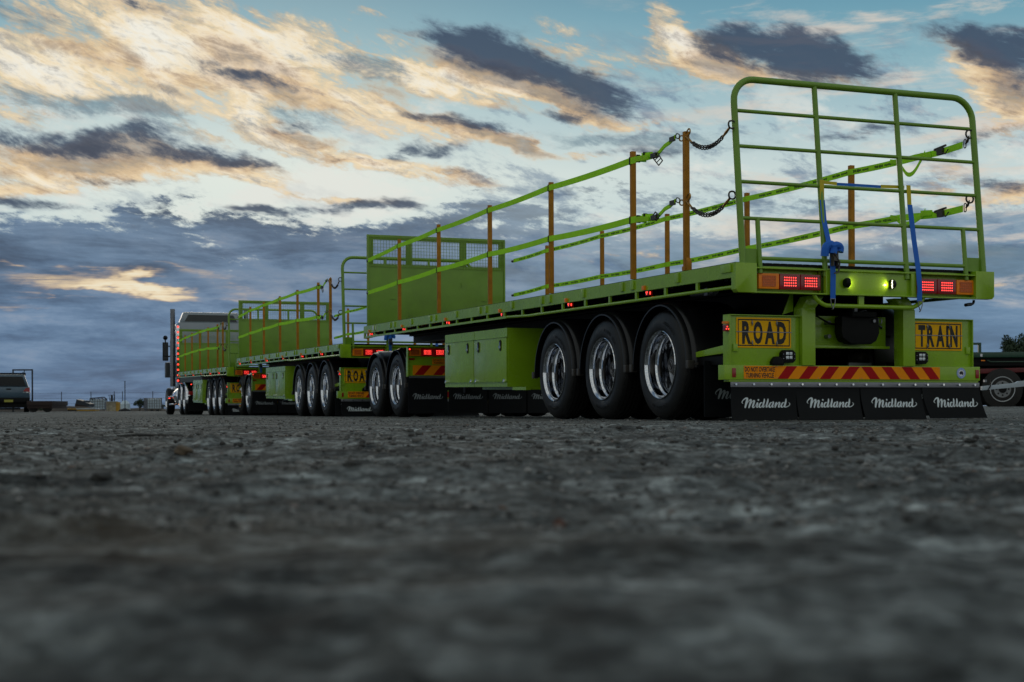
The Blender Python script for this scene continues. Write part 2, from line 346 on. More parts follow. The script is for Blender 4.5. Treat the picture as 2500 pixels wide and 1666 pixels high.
LOGOD = mat('dull_print', (0.30, 0.34, 0.36), 0.6, var=0.1, vscale=30)
BADGEB = mat('badge_blue', (0.22, 0.34, 0.75), 0.4, var=0.06)
BADGEW = mat('badge_white', (0.75, 0.78, 0.85), 0.4, var=0.06)
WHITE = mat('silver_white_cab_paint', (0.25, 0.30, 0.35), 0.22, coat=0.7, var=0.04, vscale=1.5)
GLASS = mat('dark_glass', (0.004, 0.006, 0.009), 0.08, spec=0.3, var=0.1)
CABD = mat('dark_grey_cab_panel', (0.045, 0.05, 0.055), 0.4, var=0.1)

# ================================================================== mesh helpers
SHEAR = [0.0]
def ME():
    m_ = MB(); m_.each = True; return m_
class MB:
    def __init__(s): s.v = []; s.f = []; s.m = []; s.g = [0]; s.each = False
    def add(s, vs, fs, mi=0):
        o = len(s.v); s.v += [tuple(v) for v in vs]; s.f += [tuple(i + o for i in f) for f in fs]; s.m += [mi] * len(fs)
        if s.each: s.g.append(len(s.v))
        return s
    def box(s, x0, x1, y0, y1, z0, z1, mi=0):
        vs = [(x, y, z) for z in (z0, z1) for y in (y0, y1) for x in (x0, x1)]
        return s.add(vs, [(0, 2, 3, 1), (4, 5, 7, 6), (0, 1, 5, 4), (2, 6, 7, 3), (0, 4, 6, 2), (1, 3, 7, 5)], mi)
    def quad(s, a, b, c, d, mi=0): return s.add([a, b, c, d], [(0, 1, 2, 3)], mi)
    def tube(s, pts, r, n=10, mi=0, closed=False, cap=True):
        pts = [Vector(p) for p in pts]; k = len(pts)
        rs = r if isinstance(r, (list, tuple)) else [r] * k
        up = None; vs = []
        for i, p in enumerate(pts):
            a = pts[(i - 1) % k] if (closed or i > 0) else p
            b = pts[(i + 1) % k] if (closed or i < k - 1) else p
            d = (b - a).normalized()
            if up is None:
                up = Vector((0, 0, 1)) if abs(d.z) < 0.9 else Vector((1, 0, 0))
            x = d.cross(up).normalized(); up = x.cross(d).normalized()
            for j in range(n):
                an = 2 * math.pi * j / n
                vs.append(p + (x * math.cos(an) + up * math.sin(an)) * rs[i])
        fs = []
        for i in range(k if closed else k - 1):
            i2 = (i + 1) % k
            for j in range(n):
                j2 = (j + 1) % n
                fs.append((i * n + j, i * n + j2, i2 * n + j2, i2 * n + j))
        if not closed and cap:
            fs.append(tuple(reversed(range(n)))); fs.append(tuple((k - 1) * n + j for j in range(n)))
        return s.add(vs, fs, mi)
    def cyl(s, c, axis, r, h, n=20, mi=0):
        c = Vector(c); a = Vector(axis).normalized()
        return s.tube([c, c + a * h], r, n, mi)
    def lathe(s, prof, c, n=48, a0=0.0, a1=2 * math.pi, mi=0, closed_prof=False, rmod=None):
        """revolve (x, r) about the local X axis through c"""
        full = abs(a1 - a0) > 6.28; k = len(prof); m = n if full else n + 1
        vs = []
        for i in range(m):
            a = a0 + (a1 - a0) * i / n
            for j, (x, r) in enumerate(prof):
                rr = r if rmod is None else rmod(i, j, r)
                vs.append((c[0] + x, c[1] + rr * math.cos(a), c[2] + rr * math.sin(a)))
        fs = []
        for i in range(n):
            i2 = (i + 1) % m
            for j in range(k if closed_prof else k - 1):
                j2 = (j + 1) % k
                fs.append((i * k + j, i * k + j2, i2 * k + j2, i2 * k + j))
        return s.add(vs, fs, mi)
    def prism(s, poly, axis, a, b, mi=0):
        """polygon extruded along an axis; poly gives the two other coordinates in order"""
        def P(p, t):
            return {'x': (t, p[0], p[1]), 'y': (p[0], t, p[1]), 'z': (p[0], p[1], t)}[axis]
        k = len(poly)
        vs = [P(p, a) for p in poly] + [P(p, b) for p in poly]
        fs = [tuple(reversed(range(k))), tuple(range(k, 2 * k))] + [(i, (i + 1) % k, k + (i + 1) % k, k + i) for i in range(k)]
        return s.add(vs, fs, mi)
    def build_each(s, name, mats, parent=None, k=1, **kw):
        """every k added shapes become one object of their own"""
        cuts = s.g[::k]; out = []
        for a, b in zip(cuts, cuts[1:]):
            q = MB(); q.v = s.v[a:b]
            for f, m_ in zip(s.f, s.m):
                if a <= f[0] < b: q.f.append(tuple(i - a for i in f)); q.m.append(m_)
            out.append(q.build(name, mats, parent, **kw))
        return out
    def build(s, name, mats, parent=None, smooth=True, bevel=0.0, shear=True):
        me = bpy.data.meshes.new(name)
        sh = SHEAR[0] if shear else 0.0
        vs = [(x, y, z + sh * y) for x, y, z in s.v] if sh else s.v
        me.from_pydata(vs, [], s.f)
        for mm in (mats if isinstance(mats, (list, tuple)) else [mats]): me.materials.append(mm)
        me.polygons.foreach_set('material_index', s.m)
        bm = bmesh.new(); bm.from_mesh(me); bmesh.ops.recalc_face_normals(bm, faces=bm.faces)
        if bevel:
            es = [e for e in bm.edges if len(e.link_faces) == 2 and e.calc_face_angle(0) > 0.6]
            if es: bmesh.ops.bevel(bm, geom=es, offset=bevel, segments=2, affect='EDGES', profile=0.7, clamp_overlap=True)
        bm.to_mesh(me); bm.free()
        if smooth:
            me.polygons.foreach_set('use_smooth', [True] * len(me.polygons))
            me.set_sharp_from_angle(angle=R(38))
        o = bpy.data.objects.new(name, me); C.objects.link(o)
        if parent is not None: o.parent = parent
        return o

def thing(name, label, cat, loc=(0, 0, 0), rz=0.0, group=None):
    o = bpy.data.objects.new(name, None); C.objects.link(o); o.empty_display_size = 0.2
    o.location = loc; o.rotation_euler = (0, 0, rz); o['label'] = label; o['category'] = cat
    if group: o['group'] = group
    return o
def tag(o, label=None, cat=None, group=None, kind=None):
    for k, v in (('label', label), ('category', cat), ('group', group), ('kind', kind)):
        if v: o[k] = v
    return o
def copy_tree(o, parent=None):
    c = o.copy(); C.objects.link(c)
    if parent is not None: c.parent = parent
    for ch in list(o.children): copy_tree(ch, c)
    return c
def part_copy(o, parent, dx=0, dy=0, dz=0, mirror=False):
    c = copy_tree(o, parent)
    c.location = (o.location[0] + dx, o.location[1] + dy, o.location[2] + dz)
    if mirror: c.scale = (-1, 1, 1)
    return c

def catmull(pts, n=6):
    out = []; k = len(pts)
    for i in range(k - 1):
        p0, p1, p2, p3 = pts[max(i - 1, 0)], pts[i], pts[i + 1], pts[min(i + 2, k - 1)]
        for j in range(n):
            t = j / n
            out.append(tuple(0.5 * (2 * b + (c - a) * t + (2 * a - 5 * b + 4 * c - d) * t * t + (3 * b - a - 3 * c + d) * t ** 3) for a, b, c, d in zip(p0, p1, p2, p3)))
    out.append(tuple(pts[-1])); return out

# brush-script word, each stroke a centre line with a half width
SCRIPT = [[(215, 430, 9), (178, 372, 15), (235, 290, 20), (325, 222, 28), (395, 215, 34), (402, 262, 44), (380, 340, 45), (340, 470, 42), (300, 585, 30)],
 [(400, 420, 8), (470, 320, 14), (545, 268, 28), (552, 320, 38), (510, 450, 40), (455, 590, 28)],
 [(550, 440, 8), (610, 350, 14), (675, 308, 28), (688, 350, 38), (640, 480, 38), (612, 565, 32), (645, 592, 20), (705, 555, 12), (750, 480, 9)],
 [(755, 475, 9), (815, 395, 22), (822, 440, 32), (785, 540, 33), (795, 585, 22), (840, 560, 12), (885, 505, 9)],
 [(862, 262, 20), (862, 285, 44), (862, 308, 20)],
 [(1015, 400, 16), (960, 400, 26), (900, 480, 33), (892, 560, 32), (935, 585, 20), (1000, 530, 14), (1045, 440, 12)],
 [(1112, 250, 22), (1100, 340, 36), (1050, 490, 34), (1035, 575, 25), (1085, 565, 14), (1135, 490, 9)],
 [(1262, 250, 22), (1245, 350, 37), (1195, 490, 35), (1178, 575, 26), (1220, 565, 14), (1272, 505, 9)],
 [(1430, 390, 14), (1370, 400, 26), (1312, 490, 33), (1305, 565, 32), (1350, 582, 20), (1400, 520, 13), (1450, 440, 12)],
 [(1468, 352, 20), (1482, 400, 33), (1442, 500, 33), (1432, 575, 25), (1480, 565, 12), (1530, 500, 9)],
 [(1535, 480, 9), (1602, 388, 22), (1612, 425, 30), (1572, 520, 32), (1542, 592, 20)],
 [(1592, 520, 9), (1660, 430, 14), (1730, 385, 25), (1742, 420, 32), (1702, 520, 33), (1692, 580, 24), (1740, 562, 12), (1790, 500, 9)],
 [(1935, 398, 16), (1880, 400, 26), (1822, 480, 33), (1808, 560, 32), (1850, 582, 20), (1912, 530, 14), (1955, 440, 12)],
 [(2017, 250, 22), (2005, 350, 37), (1962, 490, 35), (1945, 565, 26), (2020, 570, 17), (2110, 532, 14), (2172, 468, 14), (2160, 420, 11), (2130, 390, 7)]]
def script_word(mb, x0, x1, zc, y, tilt=0.0, mi=0):
    """flat lettering in an X-Z plane facing -Y, centred on height zc"""
    k = (x1 - x0) / 2030.0
    for si, st in enumerate(SCRIPT):
        pts = catmull(st, 5); vs = []; fs = []
        yy = y - 0.0004 - si * 0.00012
        for i, (px, pz, hw) in enumerate(pts):
            a = pts[max(i - 1, 0)]; b = pts[min(i + 1, len(pts) - 1)]
            dx, dz = b[0] - a[0], b[1] - a[1]; L = math.hypot(dx, dz) or 1
            nx, nz = -dz / L, dx / L
            for sgn in (1, -1):
                X, Z = px + nx * hw * sgn, pz + nz * hw * sgn
                vs.append((x0 + (X - 160) * k, yy, zc - (Z - 400) * k * 0.9))
        for i in range(len(pts) - 1): fs.append((2 * i, 2 * i + 1, 2 * i + 3, 2 * i + 2))
        for (px, pz, hw) in (pts[0], pts[-1]):        # round caps
            o = len(vs); m = 8
            for j in range(m):
                an = 2 * math.pi * j / m
                vs.append((x0 + (px + hw * math.cos(an) - 160) * k, yy - 0.00005, zc - (pz + hw * math.sin(an) - 400) * k * 0.9))
            fs.append(tuple(range(o, o + m)))
        mb.add(vs, fs, mi)
    return mb

_txt = {}
def text_geo(s, bold=0.0, shear=0.0):
    key = (s, bold, shear)
    if key not in _txt:
        cu = bpy.data.curves.new('t', 'FONT'); cu.body = s; cu.offset = bold; cu.shear = shear; cu.resolution_u = 3
        o = bpy.data.objects.new('t', cu); C.objects.link(o)
        bpy.context.view_layer.update()
        me = o.to_mesh()
        v = np.array([tuple(q.co)[:2] for q in me.vertices]); f = [tuple(p.vertices) for p in me.polygons]
        o.to_mesh_clear(); bpy.data.objects.remove(o); bpy.data.curves.remove(cu)
        mn = v.min(0); mx = v.max(0)
        _txt[key] = ((v - mn) / (mx - mn), f)
    return _txt[key]
def text(mb, s, O, U, V, bold=0.0, shear=0.0, mi=0):
    """lay the word into the parallelogram with origin O, width vector U, height vector V"""
    v, f = text_geo(s, bold, shear); O, U, V = Vector(O), Vector(U), Vector(V)
    return mb.add([O + U * float(a) + V * float(b) for a, b in v], f, mi)

# ================================================================== trailer
X0, X1 = -1.25, 1.25            # w = x + 1.25
def wx(w_): return w_ - 1.25
DECK = 1.257

def make_wheel(side, y, parent, w_in=0.026):
    """dual wheel: side -1 is the left; polished rim is the part, tyres and hub cap hang from it"""
    sx = 1.0 if side < 0 else -1.0
    xo = wx(w_in) if side < 0 else -wx(w_in)
    def L(p): return [(sx * x, r) for x, r in p]
    c = (0, 0, 0)
    rim = MB()
    rim.lathe(L([(0.022, .285), (-.002, .294), (-.006, .299), (0, .304), (.008, .301), (.012, .292), (.016, .2865), (.022, .2845), (.075, .2835), (.092, .2825), (.097, .278), (.101, .269), (.106, .2655), (.160, .2645), (.222, .2635)]), c, 64)
    for i in range(10):
        a = 2 * math.pi * i / 10
        pass
    r = rim.build('wheel', CHROME, parent, shear=False)
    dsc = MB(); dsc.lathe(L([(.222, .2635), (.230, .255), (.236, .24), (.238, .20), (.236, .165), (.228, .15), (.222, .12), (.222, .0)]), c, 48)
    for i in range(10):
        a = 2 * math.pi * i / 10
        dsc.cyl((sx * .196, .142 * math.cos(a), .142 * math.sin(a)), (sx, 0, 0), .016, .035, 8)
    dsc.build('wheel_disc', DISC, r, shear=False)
    r.location = (xo, y, .492)
    hub = MB()
    hub.lathe(L([(.235, .105), (.150, .10), (.140, .085), (.120, .078), (.112, .070), (.110, .0)]), c, 24)
    hub.build('hub_cap', DKSTEEL, r, shear=False)
    holes = MB()
    for i in range(10):
        a = 2 * math.pi * (i + .5) / 10
        holes.cyl((sx * .2345, .186 * math.cos(a), .186 * math.sin(a)), (sx, 0, 0), .024, .004, 12)
    holes.build('hand_hole', BLACK, r, shear=False)
    em = MB()
    em.lathe(L([(.108, .052), (.107, .046)]), c, 20)
    for (a, b) in (((-.03, -.0), (.0, .033)), ((.0, .033), (.03, .0)), ((.03, .0), (.0, -.033)), ((.0, -.033), (-.03, 0))):
        em.tube([(sx * .107, a[0], a[1]), (sx * .107, b[0], b[1])], .004, 6)
    em.build('emblem', STEEL, r, shear=False)
    for k in range(2):
        tb = MB(); n = 64
        o = k * .315
        pr = [(.025, .283), (.006, .300), (.000, .325), (-.004, .36), (-.001, .39), (.006, .425), (.016, .452), (.024, .463), (.030, .468), (.030, .472), (.042, .481),
              (.058, .486), (.060, .476), (.066, .476), (.068, .488), (.098, .4905), (.100, .480), (.106, .480), (.108, .491), (.138, .492), (.140, .481), (.146, .481), (.148, .492),
              (.178, .491), (.180, .480), (.186, .480), (.188, .4905), (.218, .488), (.220, .476), (.226, .476), (.228, .486), (.244, .481), (.256, .472), (.262, .452), (.274, .425), (.281, .39), (.284, .36), (.28, .325), (.274, .30), (.255, .283)]
        pr = [(x + o, rr) for x, rr in pr]
        def rm(i, j, rr, n=n):
            if j in (9, 10, 11, 30, 31, 32) and i % 2: return rr - .010
            return rr
        tb.lathe(L(pr), c, n, rmod=rm)
        if k == 0:
            q = np.random.default_rng(int(abs(y) * 100) + 3)
            for a0 in (R(100), R(250)):
                for i in range(9):
                    a = a0 + i * R(5.2) + R(.8) * q.random(); hgt = .020
                    if q.random() < .12: continue
                    for rr in (.368, .368 + hgt):
                        p_ = [(sx * (-.0062), (rr) * math.cos(a + e), (rr) * math.sin(a + e)) for e in (-R(1.6), R(1.6))]
                        tb.tube(p_, .0022, 4)
                    tb.tube([(sx * -.0062, .368 * math.cos(a - R(1.6)), .368 * math.sin(a - R(1.6))), (sx * -.0062, .388 * math.cos(a - R(1.6)), .388 * math.sin(a - R(1.6)))], .0022, 4)
        t_ = tb.build('tyre', TYRE, r, shear=False)
    return r

def make_guard(side, y, parent):
    s = 1.0 if side < 0 else -1.0
    g = MB(); c = (0, 0, 0)
    prof = [(.000, .518), (.000, .531), (.010, .537), (.052, .540), (.066, .556), (.088, .566), (.30, .570), (.56, .568), (.60, .560), (.60, .552), (.56, .560), (.30, .562), (.090, .558), (.072, .549), (.058, .532), (.012, .529), (.006, .518)]
    g.lathe([(s * x, r) for x, r in prof], c, 40, R(-4), R(184), closed_prof=True)
    o = g.build('mudguard', GUARD, parent, shear=False)
    o.location = (wx(0.012) * s, y, .492)
    b = ME()
    for sy in (-1, 1):
        b.box(*sorted((s * -.010, s * .05)), *sorted((sy * .540, sy * .584)), -.050, .020)
        b.box(*sorted((s * .05, s * .5)), *sorted((sy * .555, sy * .572)), -.02, .0)
    b.build_each('bracket', DKSTEEL, o, k=2, shear=False, bevel=.004)
    return o

def lamp_module(x0, x1, z0, z1, y, red, parent):
    cx = (x0 + x1) / 2
    b = MB(); b.box(x0 + .004, x1 - .004, y, y + .05, z0, z1)
    l = b.build('tail_lamp', REDL if red else AMBER, parent, bevel=.005)
    tag(l, 'lit red tail lamp' if red else 'unlit amber indicator lamp')
    ins = .034
    q = MB(); q.box(x0 + ins, x1 - ins, y - .003, y + .002, z0 + .018, z1 - .018)
    q.build('lens', REDL if red else AMBERD, l)
    d = MB(); nx, nz = 6, 4
    for i in range(nx):
        for j in range(nz):
            X = x0 + ins + .012 + (x1 - x0 - 2 * ins - .024) * i / (nx - 1); Z = z0 + .030 + (z1 - z0 - .060) * j / (nz - 1)
            d.cyl((X, y - .0045, Z), (0, 1, 0), .0052, .002, 8)
    d.build('led', LED if red else LEDA, l)
    return l

def marker(y, parent, z=1.118):
    """side marker: amber tile on the channel, lit red lamp under it"""
    t_ = MB(); t_.box(X0 - .020, X0 - .0005, y - .026, y + .022, 1.146, 1.186)
    t_.build('reflector', AMBER, parent, bevel=.002)
    m = MB(); m.box(X0 + .004, X0 + .05, y - .062, y - .006, z - .022, z + .020)
    a = m.build('marker_lamp', REDL, parent, bevel=.006)
    g = MB()
    for (dy, dz) in ((-.012, .008), (.012, .008), (0, -.006)):
        g.cyl((X0 + .003, y - .034 + dy, z + dz), (1, 0, 0), .008, .003, 8)
    for (dy, dz) in ((-.01, .006), (.012, -.006)):
        g.cyl((X0 + .024, y - .0625, z + dz), (0, 1, 0), .008, .003, 8)
    g.build('led', MARK, a)

def strap(mb, pts, x, wid=.05, th=.003, sag=.012):
    """flat webbing in a plane x = const through (y, z) points, sagging a little between them"""
    P2 = []
    for i in range(len(pts) - 1):
        (y0, z0), (y1, z1) = pts[i], pts[i + 1]
        n = 6 if abs(y1 - y0) > .6 else 2
        for k in range(n):
            t = k / n; P2.append((y0 + (y1 - y0) * t, z0 + (z1 - z0) * t - sag * 4 * t * (1 - t) * min(1, abs(y1 - y0) / 2)))
    P2.append(pts[-1]); vs = []; fs = []
    for (y, z) in P2:
        vs += [(x - th / 2, y, z - wid / 2), (x - th / 2, y, z + wid / 2), (x + th / 2, y, z + wid / 2), (x + th / 2, y, z - wid / 2)]
    for i in range(len(P2) - 1):
        for j in range(4): fs.append((i * 4 + j, i * 4 + (j + 1) % 4, i * 4 + 4 + (j + 1) % 4, i * 4 + 4 + j))
    fs += [(0, 1, 2, 3), tuple(len(P2) * 4 - 4 + j for j in (3, 2, 1, 0))]
    mb.add(vs, fs); return P2

def zat(P2, y):
    P3 = sorted(P2)
    for (a, za), (b, zb) in zip(P3, P3[1:]):
        if a <= y <= b: return za + (zb - za) * (y - a) / (b - a or 1)
    return P3[0][1]

def link(mb, c, d, up, L=.045, W=.026, r=.005, mi=0):
    c, d = Vector(c), Vector(d).normalized(); s = Vector(up)
    s = (s - d * s.dot(d)).normalized(); pts = []
    for k in range(12):
        a = 2 * math.pi * k / 12
        pts.append(c + d * (L / 2 - W / 2) * (1 if math.cos(a) > 0 else -1) * min(1, abs(math.cos(a)) * 2.5) + d * W / 2 * math.cos(a) + s * W / 2 * math.sin(a))
    mb.tube(pts, r, 6, mi, closed=True)

def make_trailer(name):
    SHEAR[0] = 0.0158
    T = bpy.data.objects.new(name, None); C.objects.link(T)
    Lg = 11.92
    # ---- deck and beams
    d = MB(); d.box(wx(.035), wx(2.465), .07, Lg, 1.243, 1.262)
    for i in range(int((2.43) / .07)):                       # long boards with gaps
        d.box(wx(.04 + i * .07), wx(.04 + i * .07 + .055), .072, Lg - .01, 1.2625, 1.268)
    d.build('deck', BLACK, T)
    for s_ in (-1, 1):
        c = MB(); xo = X0 if s_ < 0 else X1; i_ = -s_
        def bx(a, b, *r_): c.box(*sorted((xo + i_ * a, xo + i_ * b)), *r_)
        bx(.0, .012, .0, Lg, 1.150, 1.250); bx(.0, .06, 0, Lg, 1.250, DECK); bx(.0, .05, 0, Lg, 1.142, 1.150)
        o = c.build('side_rail', G, T)
        p = ME()
        ys = sorted([.99 + 2.045 * k for k in range(6)] + [1.89 + 2.045 * k for k in range(5)] + [2.12 + 2.045 * k for k in range(5)])
        for y in ys:
            if y < Lg - .2: p.box(*sorted((xo - i_ * .016, xo - i_ * .0)), y - .032, y + .032, 1.166, 1.2485)
        p.box(*sorted((xo - i_ * .014, xo)), .06, .22, 1.185, 1.2485)
        p.build_each('stake_pocket', G, o, bevel=.003)
        rr = MB(); yj = 1.5
        rr.tube([(xo + i_ * .016, .0, 1.066), (xo + i_ * .016, 4.6, 1.066), (xo + i_ * .022, 5.3, 1.085), (xo + i_ * .022, 11.2, 1.085), (xo + i_ * .03, Lg - .03, 1.072)],   .016, 10)
        rr.box(*sorted((xo + i_ * .004, xo + i_ * .014)), 5.3, Lg, 1.070, 1.094)
        y = .66
        while y < Lg:
            rr.box(*sorted((xo + i_ * .004, xo + i_ * .024)), y - .020, y + .020, 1.078, 1.1415); y += .59
        rr.box(*sorted((xo + i_ * .0, xo + i_ * .02)), Lg - .012, Lg, 1.06, 1.256)
        rr.build('rope_rail', G, T)
    xm = MB()
    for i in range(25):
        y = .30 + i * .48
        xm.box(wx(.08), wx(2.42), y - .03, y + .03, 1.13, 1.242)
    for x in (-.45, .45):
        xm.box(x - .075, x + .075, .05, Lg - .1, 1.105, 1.128); xm.box(x - .006, x + .006, .46, 7.6, .72, 1.105); xm.box(x - .075, x + .075, .46, 7.6, .70, .72)
        xm.prism([(7.6, .70), (8.6, 1.0), (Lg - .1, 1.0), (Lg - .1, 1.105), (7.6, 1.105)], 'x', x - .006, x + .006)
    xm.build('chassis_frame', BLACK, T)
    kp = MB(); kp.box(-.5, .5, 9.2, 11.5, .985, 1.0); kp.build('skid_plate', DKSTEEL, T)
    # ---- rear frame
    f = MB()
    zt, zb = 1.226, 1.022
    for a, b in ((0, .19), (2.31, 2.5)):
        f.prism([(wx(a), 1.045 if a == 0 else zb), (wx(a) + (.023 if a == 0 else 0), zb), (wx(b) - (.023 if a else 0), zb), (wx(b), 1.045 if a else zb), (wx(b), DECK), (wx(a), DECK)], 'y', -.004, .07)
    f.box(wx(.19), wx(2.31), 0, .072, zt - .010, zt); f.box(wx(.19), wx(2.31), 0, .085, zb, zb + .010)
    f.box(wx(.19), wx(.80), .078, .084, zb + .010, zt - .010); f.box(wx(1.72), wx(2.31), .078, .084, zb + .010, zt - .010)
    f.box(wx(.80), wx(1.72), .030, .036, zb + .010, zt - .010)
    for a in (.832, 1.66): f.box(wx(a), wx(a + .05), .001, .03, zb + .01, zt - .010)
    f.box(wx(.80), wx(.832), .03, .078, zb + .010, zt - .010); f.box(wx(1.712), wx(1.72), .03, .078, zb + .010, zt - .010)
    f.box(wx(.19), wx(2.31), .072, .078, zt, 1.243)
    rf = f.build('rear_frame', G, T, bevel=.003)
    for k in range(3):
        lamp_module(wx(.222 + .194 * k), wx(.222 + .194 * (k + 1)), 1.058, 1.182, .028, k > 0, T)
        lamp_module(wx(1.745 + .194 * k), wx(1.745 + .194 * (k + 1)), 1.058, 1.182, .028, k < 2, T)
    for x, sg in ((wx(1.035), 1), (wx(1.465), -1)):
        b = MB()
        b.lathe([(-.026 * sg, .0), (-.026 * sg, .030), (-.012 * sg, .040), (.008 * sg, .040), (.008 * sg, 0)], (x, .0, 1.122), 24)
        q = b.build('plate_lamp', BLACK, T)
        b = MB()
        for k in range(5): b.cyl((x + .008 * sg, -.02 + .004 * (k % 2), 1.094 + .014 * k), (sg, 0, 0), .005, .002, 8)
        b.build('led', WLED, q)
    # tube under the frame, with its post
    b = MB()
    tp = catmull([(wx(.74), .04, 1.03), (wx(.77), .04, .985), (wx(.84), .04, .943), (wx(.92), .04, .936), (wx(1.25), .04, .936), (wx(1.62), .04, .936), (wx(1.71), .04, .943), (wx(1.78), .04, .985), (wx(1.81), .04, 1.03)], 5)
    b.tube(tp, .018, 10); b.box(wx(1.165), wx(1.215), .03, .05, .95, 1.022)
    b.build('pull_bar', G, T)
    # ---- lower rear structure
    for (a0, a1, sg) in ((.714, .839, 1), (1.70, 1.82, -1)):
        b = MB()
        b.box(wx(a0), wx(a1), .17, .30, .45, .92)
        if sg > 0: b.prism([(wx(a0), .92), (wx(a1), .92), (wx(a1 + .085), 1.021), (wx(a0 + .06), 1.021)], 'y', .17, .30)
        else: b.prism([(wx(a0), .92), (wx(a1), .92), (wx(a1 - .06), 1.021), (wx(a0 - .085), 1.021)], 'y', .17, .30)
        w0 = a0 if sg > 0 else a1
        b.prism([(wx(w0), .90), (wx(w0), 1.02), (wx(w0 - sg * .0), 1.1), (wx(w0 - sg * .10), .87)], 'y', .305, .32)
        b.build('rear_post', G, T, bevel=.004)
    for (a0, a1) in ((.051, .712), (1.822, 2.436)):
        b = MB(); b.box(wx(a0), wx(a1), .215, .225, .45, .852); b.box(wx(a0), wx(a1), .19, .30, .850, .858)
        if a0 < 1: b.box(wx(a0), wx(a0 + .01), .19, .30, .45, .85)
        else: b.box(wx(a1 - .01), wx(a1), .19, .30, .45, .85)
        b.build('rear_panel', G, T, bevel=.002)
    # signs
    for word, a0, a1, z0, z1 in (('ROAD', .122, .632, .590, .836), ('TRAIN', 1.828, 2.332, .587, .833)):
        b = MB(); b.box(wx(a0), wx(a1), .208, .213, z0, z1)
        s_ = b.build('warning_sign', YEL, T, bevel=.004)
        b = MB(); x0, x1 = wx(a0), wx(a1); y = .2075
        m_ = .014; q = .009
        for (p0, p1, r0, r1) in ((x0 + m_, x1 - m_, z0 + m_, z0 + m_ + q), (x0 + m_, x1 - m_, z1 - m_ - q, z1 - m_), (x0 + m_, x0 + m_ + q * .8, z0 + m_ + q, z1 - m_ - q), (x1 - m_ - q * .8, x1 - m_, z0 + m_ + q, z1 - m_ - q)):
            b.box(p0, p1, y - .0012, y - .0004, r0, r1)
        ws = {'R': 1.0, 'O': 1.0, 'A': 1.12, 'D': 1.0, 'T': .92, 'I': .30, 'N': 1.02}
        gap = .24; tot = sum(ws[c_] for c_ in word) + gap * (len(word) - 1); u_ = (x1 - x0 - .100) / tot; X = x0 + .052
        for i, ch in enumerate(word):
            text(b, ch, (X, y - .001, z0 + .030), (ws[ch] * u_, 0, 0), (0, 0, z1 - z0 - .060), bold=.045); X += (ws[ch] + gap) * u_
        b.build('lettering', SBLK, s_)
        b = MB(); zc = (z0 + z1) / 2 + .006
        b.box(x0 - .002, x1 + .002, y - .004, y - .0013, zc - .003, zc + .003)
        for fx in (.28, .73):
            for zz in (z0 + .038, z1 - .045):
                X = x0 + (x1 - x0) * fx
                b.tube([(X, y - .006, zz - .022), (X, y - .010, zz), (X, y - .006, zz + .022)], [.003, .007, .003], 6); b.cyl((X, y - .0015, zz), (0, -1, 0), .009, .003, 8)
        b.build('sign_clip', STEEL, s_)
    # cube work lamps and camera dome
    for xc in (wx(.585), wx(1.885)):
        b = MB(); r_ = .064; zc = .522
        poly = [(xc + r_ * sx_ * a, zc + r_ * sz_ * b_ * .82) for (sx_, sz_, a, b_) in ((1, 1, 1, .55), (1, 1, .62, 1), (-1, 1, .62, 1), (-1, 1, 1, .55), (-1, -1, 1, .55), (-1, -1, .62, 1), (1, -1, .62, 1), (1, -1, 1, .55))]
        b.prism(poly, 'y', .165, .214)
        l = b.build('work_lamp', BLACK, T, bevel=.004)
        b = MB()
        for i in (-1, 1):
            for j in (-1, 1): b.lathe([(0, .012), (.004, .004)], (0, 0, 0), 10) if False else b.box(xc + i * .016 - .013, xc + i * .016 + .013, .161, .1655, zc + .006 + j * .016 - .012, zc + .006 + j * .016 + .012)
        b.build('lens', WLENS, l, bevel=.004)
        b = MB()
        for i in (-1, 1):
            for j in (-1, 1): b.cyl((xc + i * .052, .162, zc + j * .018), (0, 1, 0), .004, .003, 8)
        b.build('screw', STEEL, l)
    b = MB(); xc = wx(.485)
    pts = [(xc - .055, .450), (xc - .055, .475), (xc - .042, .500), (xc - .02, .520), (xc + .012, .522), (xc + .04, .505), (xc + .055, .48), (xc + .058, .450)]
    b.prism(pts, 'y', .165, .214); b.build('camera_cover', BLACK, T, bevel=.008)
    # bumper
    b = MB(); b.box(wx(0), wx(2.5), .186, .29, .330, .449); b.box(wx(.045), wx(2.49), .196, .28, .313, .3295)
    bar = b.build('bumper', G, T, bevel=.003)
    b = MB(); b.box(wx(.176), wx(.470), .183, .1855, .338, .443); pl = b.build('marker_plate', HAZO, bar)
    b = MB()
    text(b, 'DO NOT OVERTAKE', (wx(.184), .1822, .395), (.278, 0, 0), (0, 0, .040), bold=.028)
    text(b, 'TURNING VEHICLE', (wx(.194), .1822, .346), (.258, 0, 0), (0, 0, .040), bold=.028)
    b.build('lettering', SBLK, bar)
    b = MB(); b.box(wx(.472), wx(2.081), .183, .1855, .338, .443); b.build('hazard_board', HAZO, bar)
    b = MB(); z0, z1 = .3385, .4425; mid = 1.285; sk = .088
    for k in range(4):
        a = .486 + k * .201
        b.quad((wx(a), .1822, z0), (wx(a + .098), .1822, z0), (wx(min(a + .098 + sk, mid)), .1822, z1), (wx(a + sk), .1822, z1))
        c_ = 2 * mid - a - .006
        b.quad((wx(c_), .1822, z0), (wx(c_ - .098), .1822, z0), (wx(c_ - .098 - sk), .1822, z1), (wx(c_ - sk), .1822, z1))
    b.build('hazard_stripe', HAZR, bar)
    b = MB()
    for x in (.184, .462, .482, .87, 1.275, 1.295, 1.68, 2.07):
        for z in (.346, .436): b.cyl((wx(x), .1815, z), (0, 1, 0), .0035, .003, 6)
    b.build('rivet', STEEL, bar)
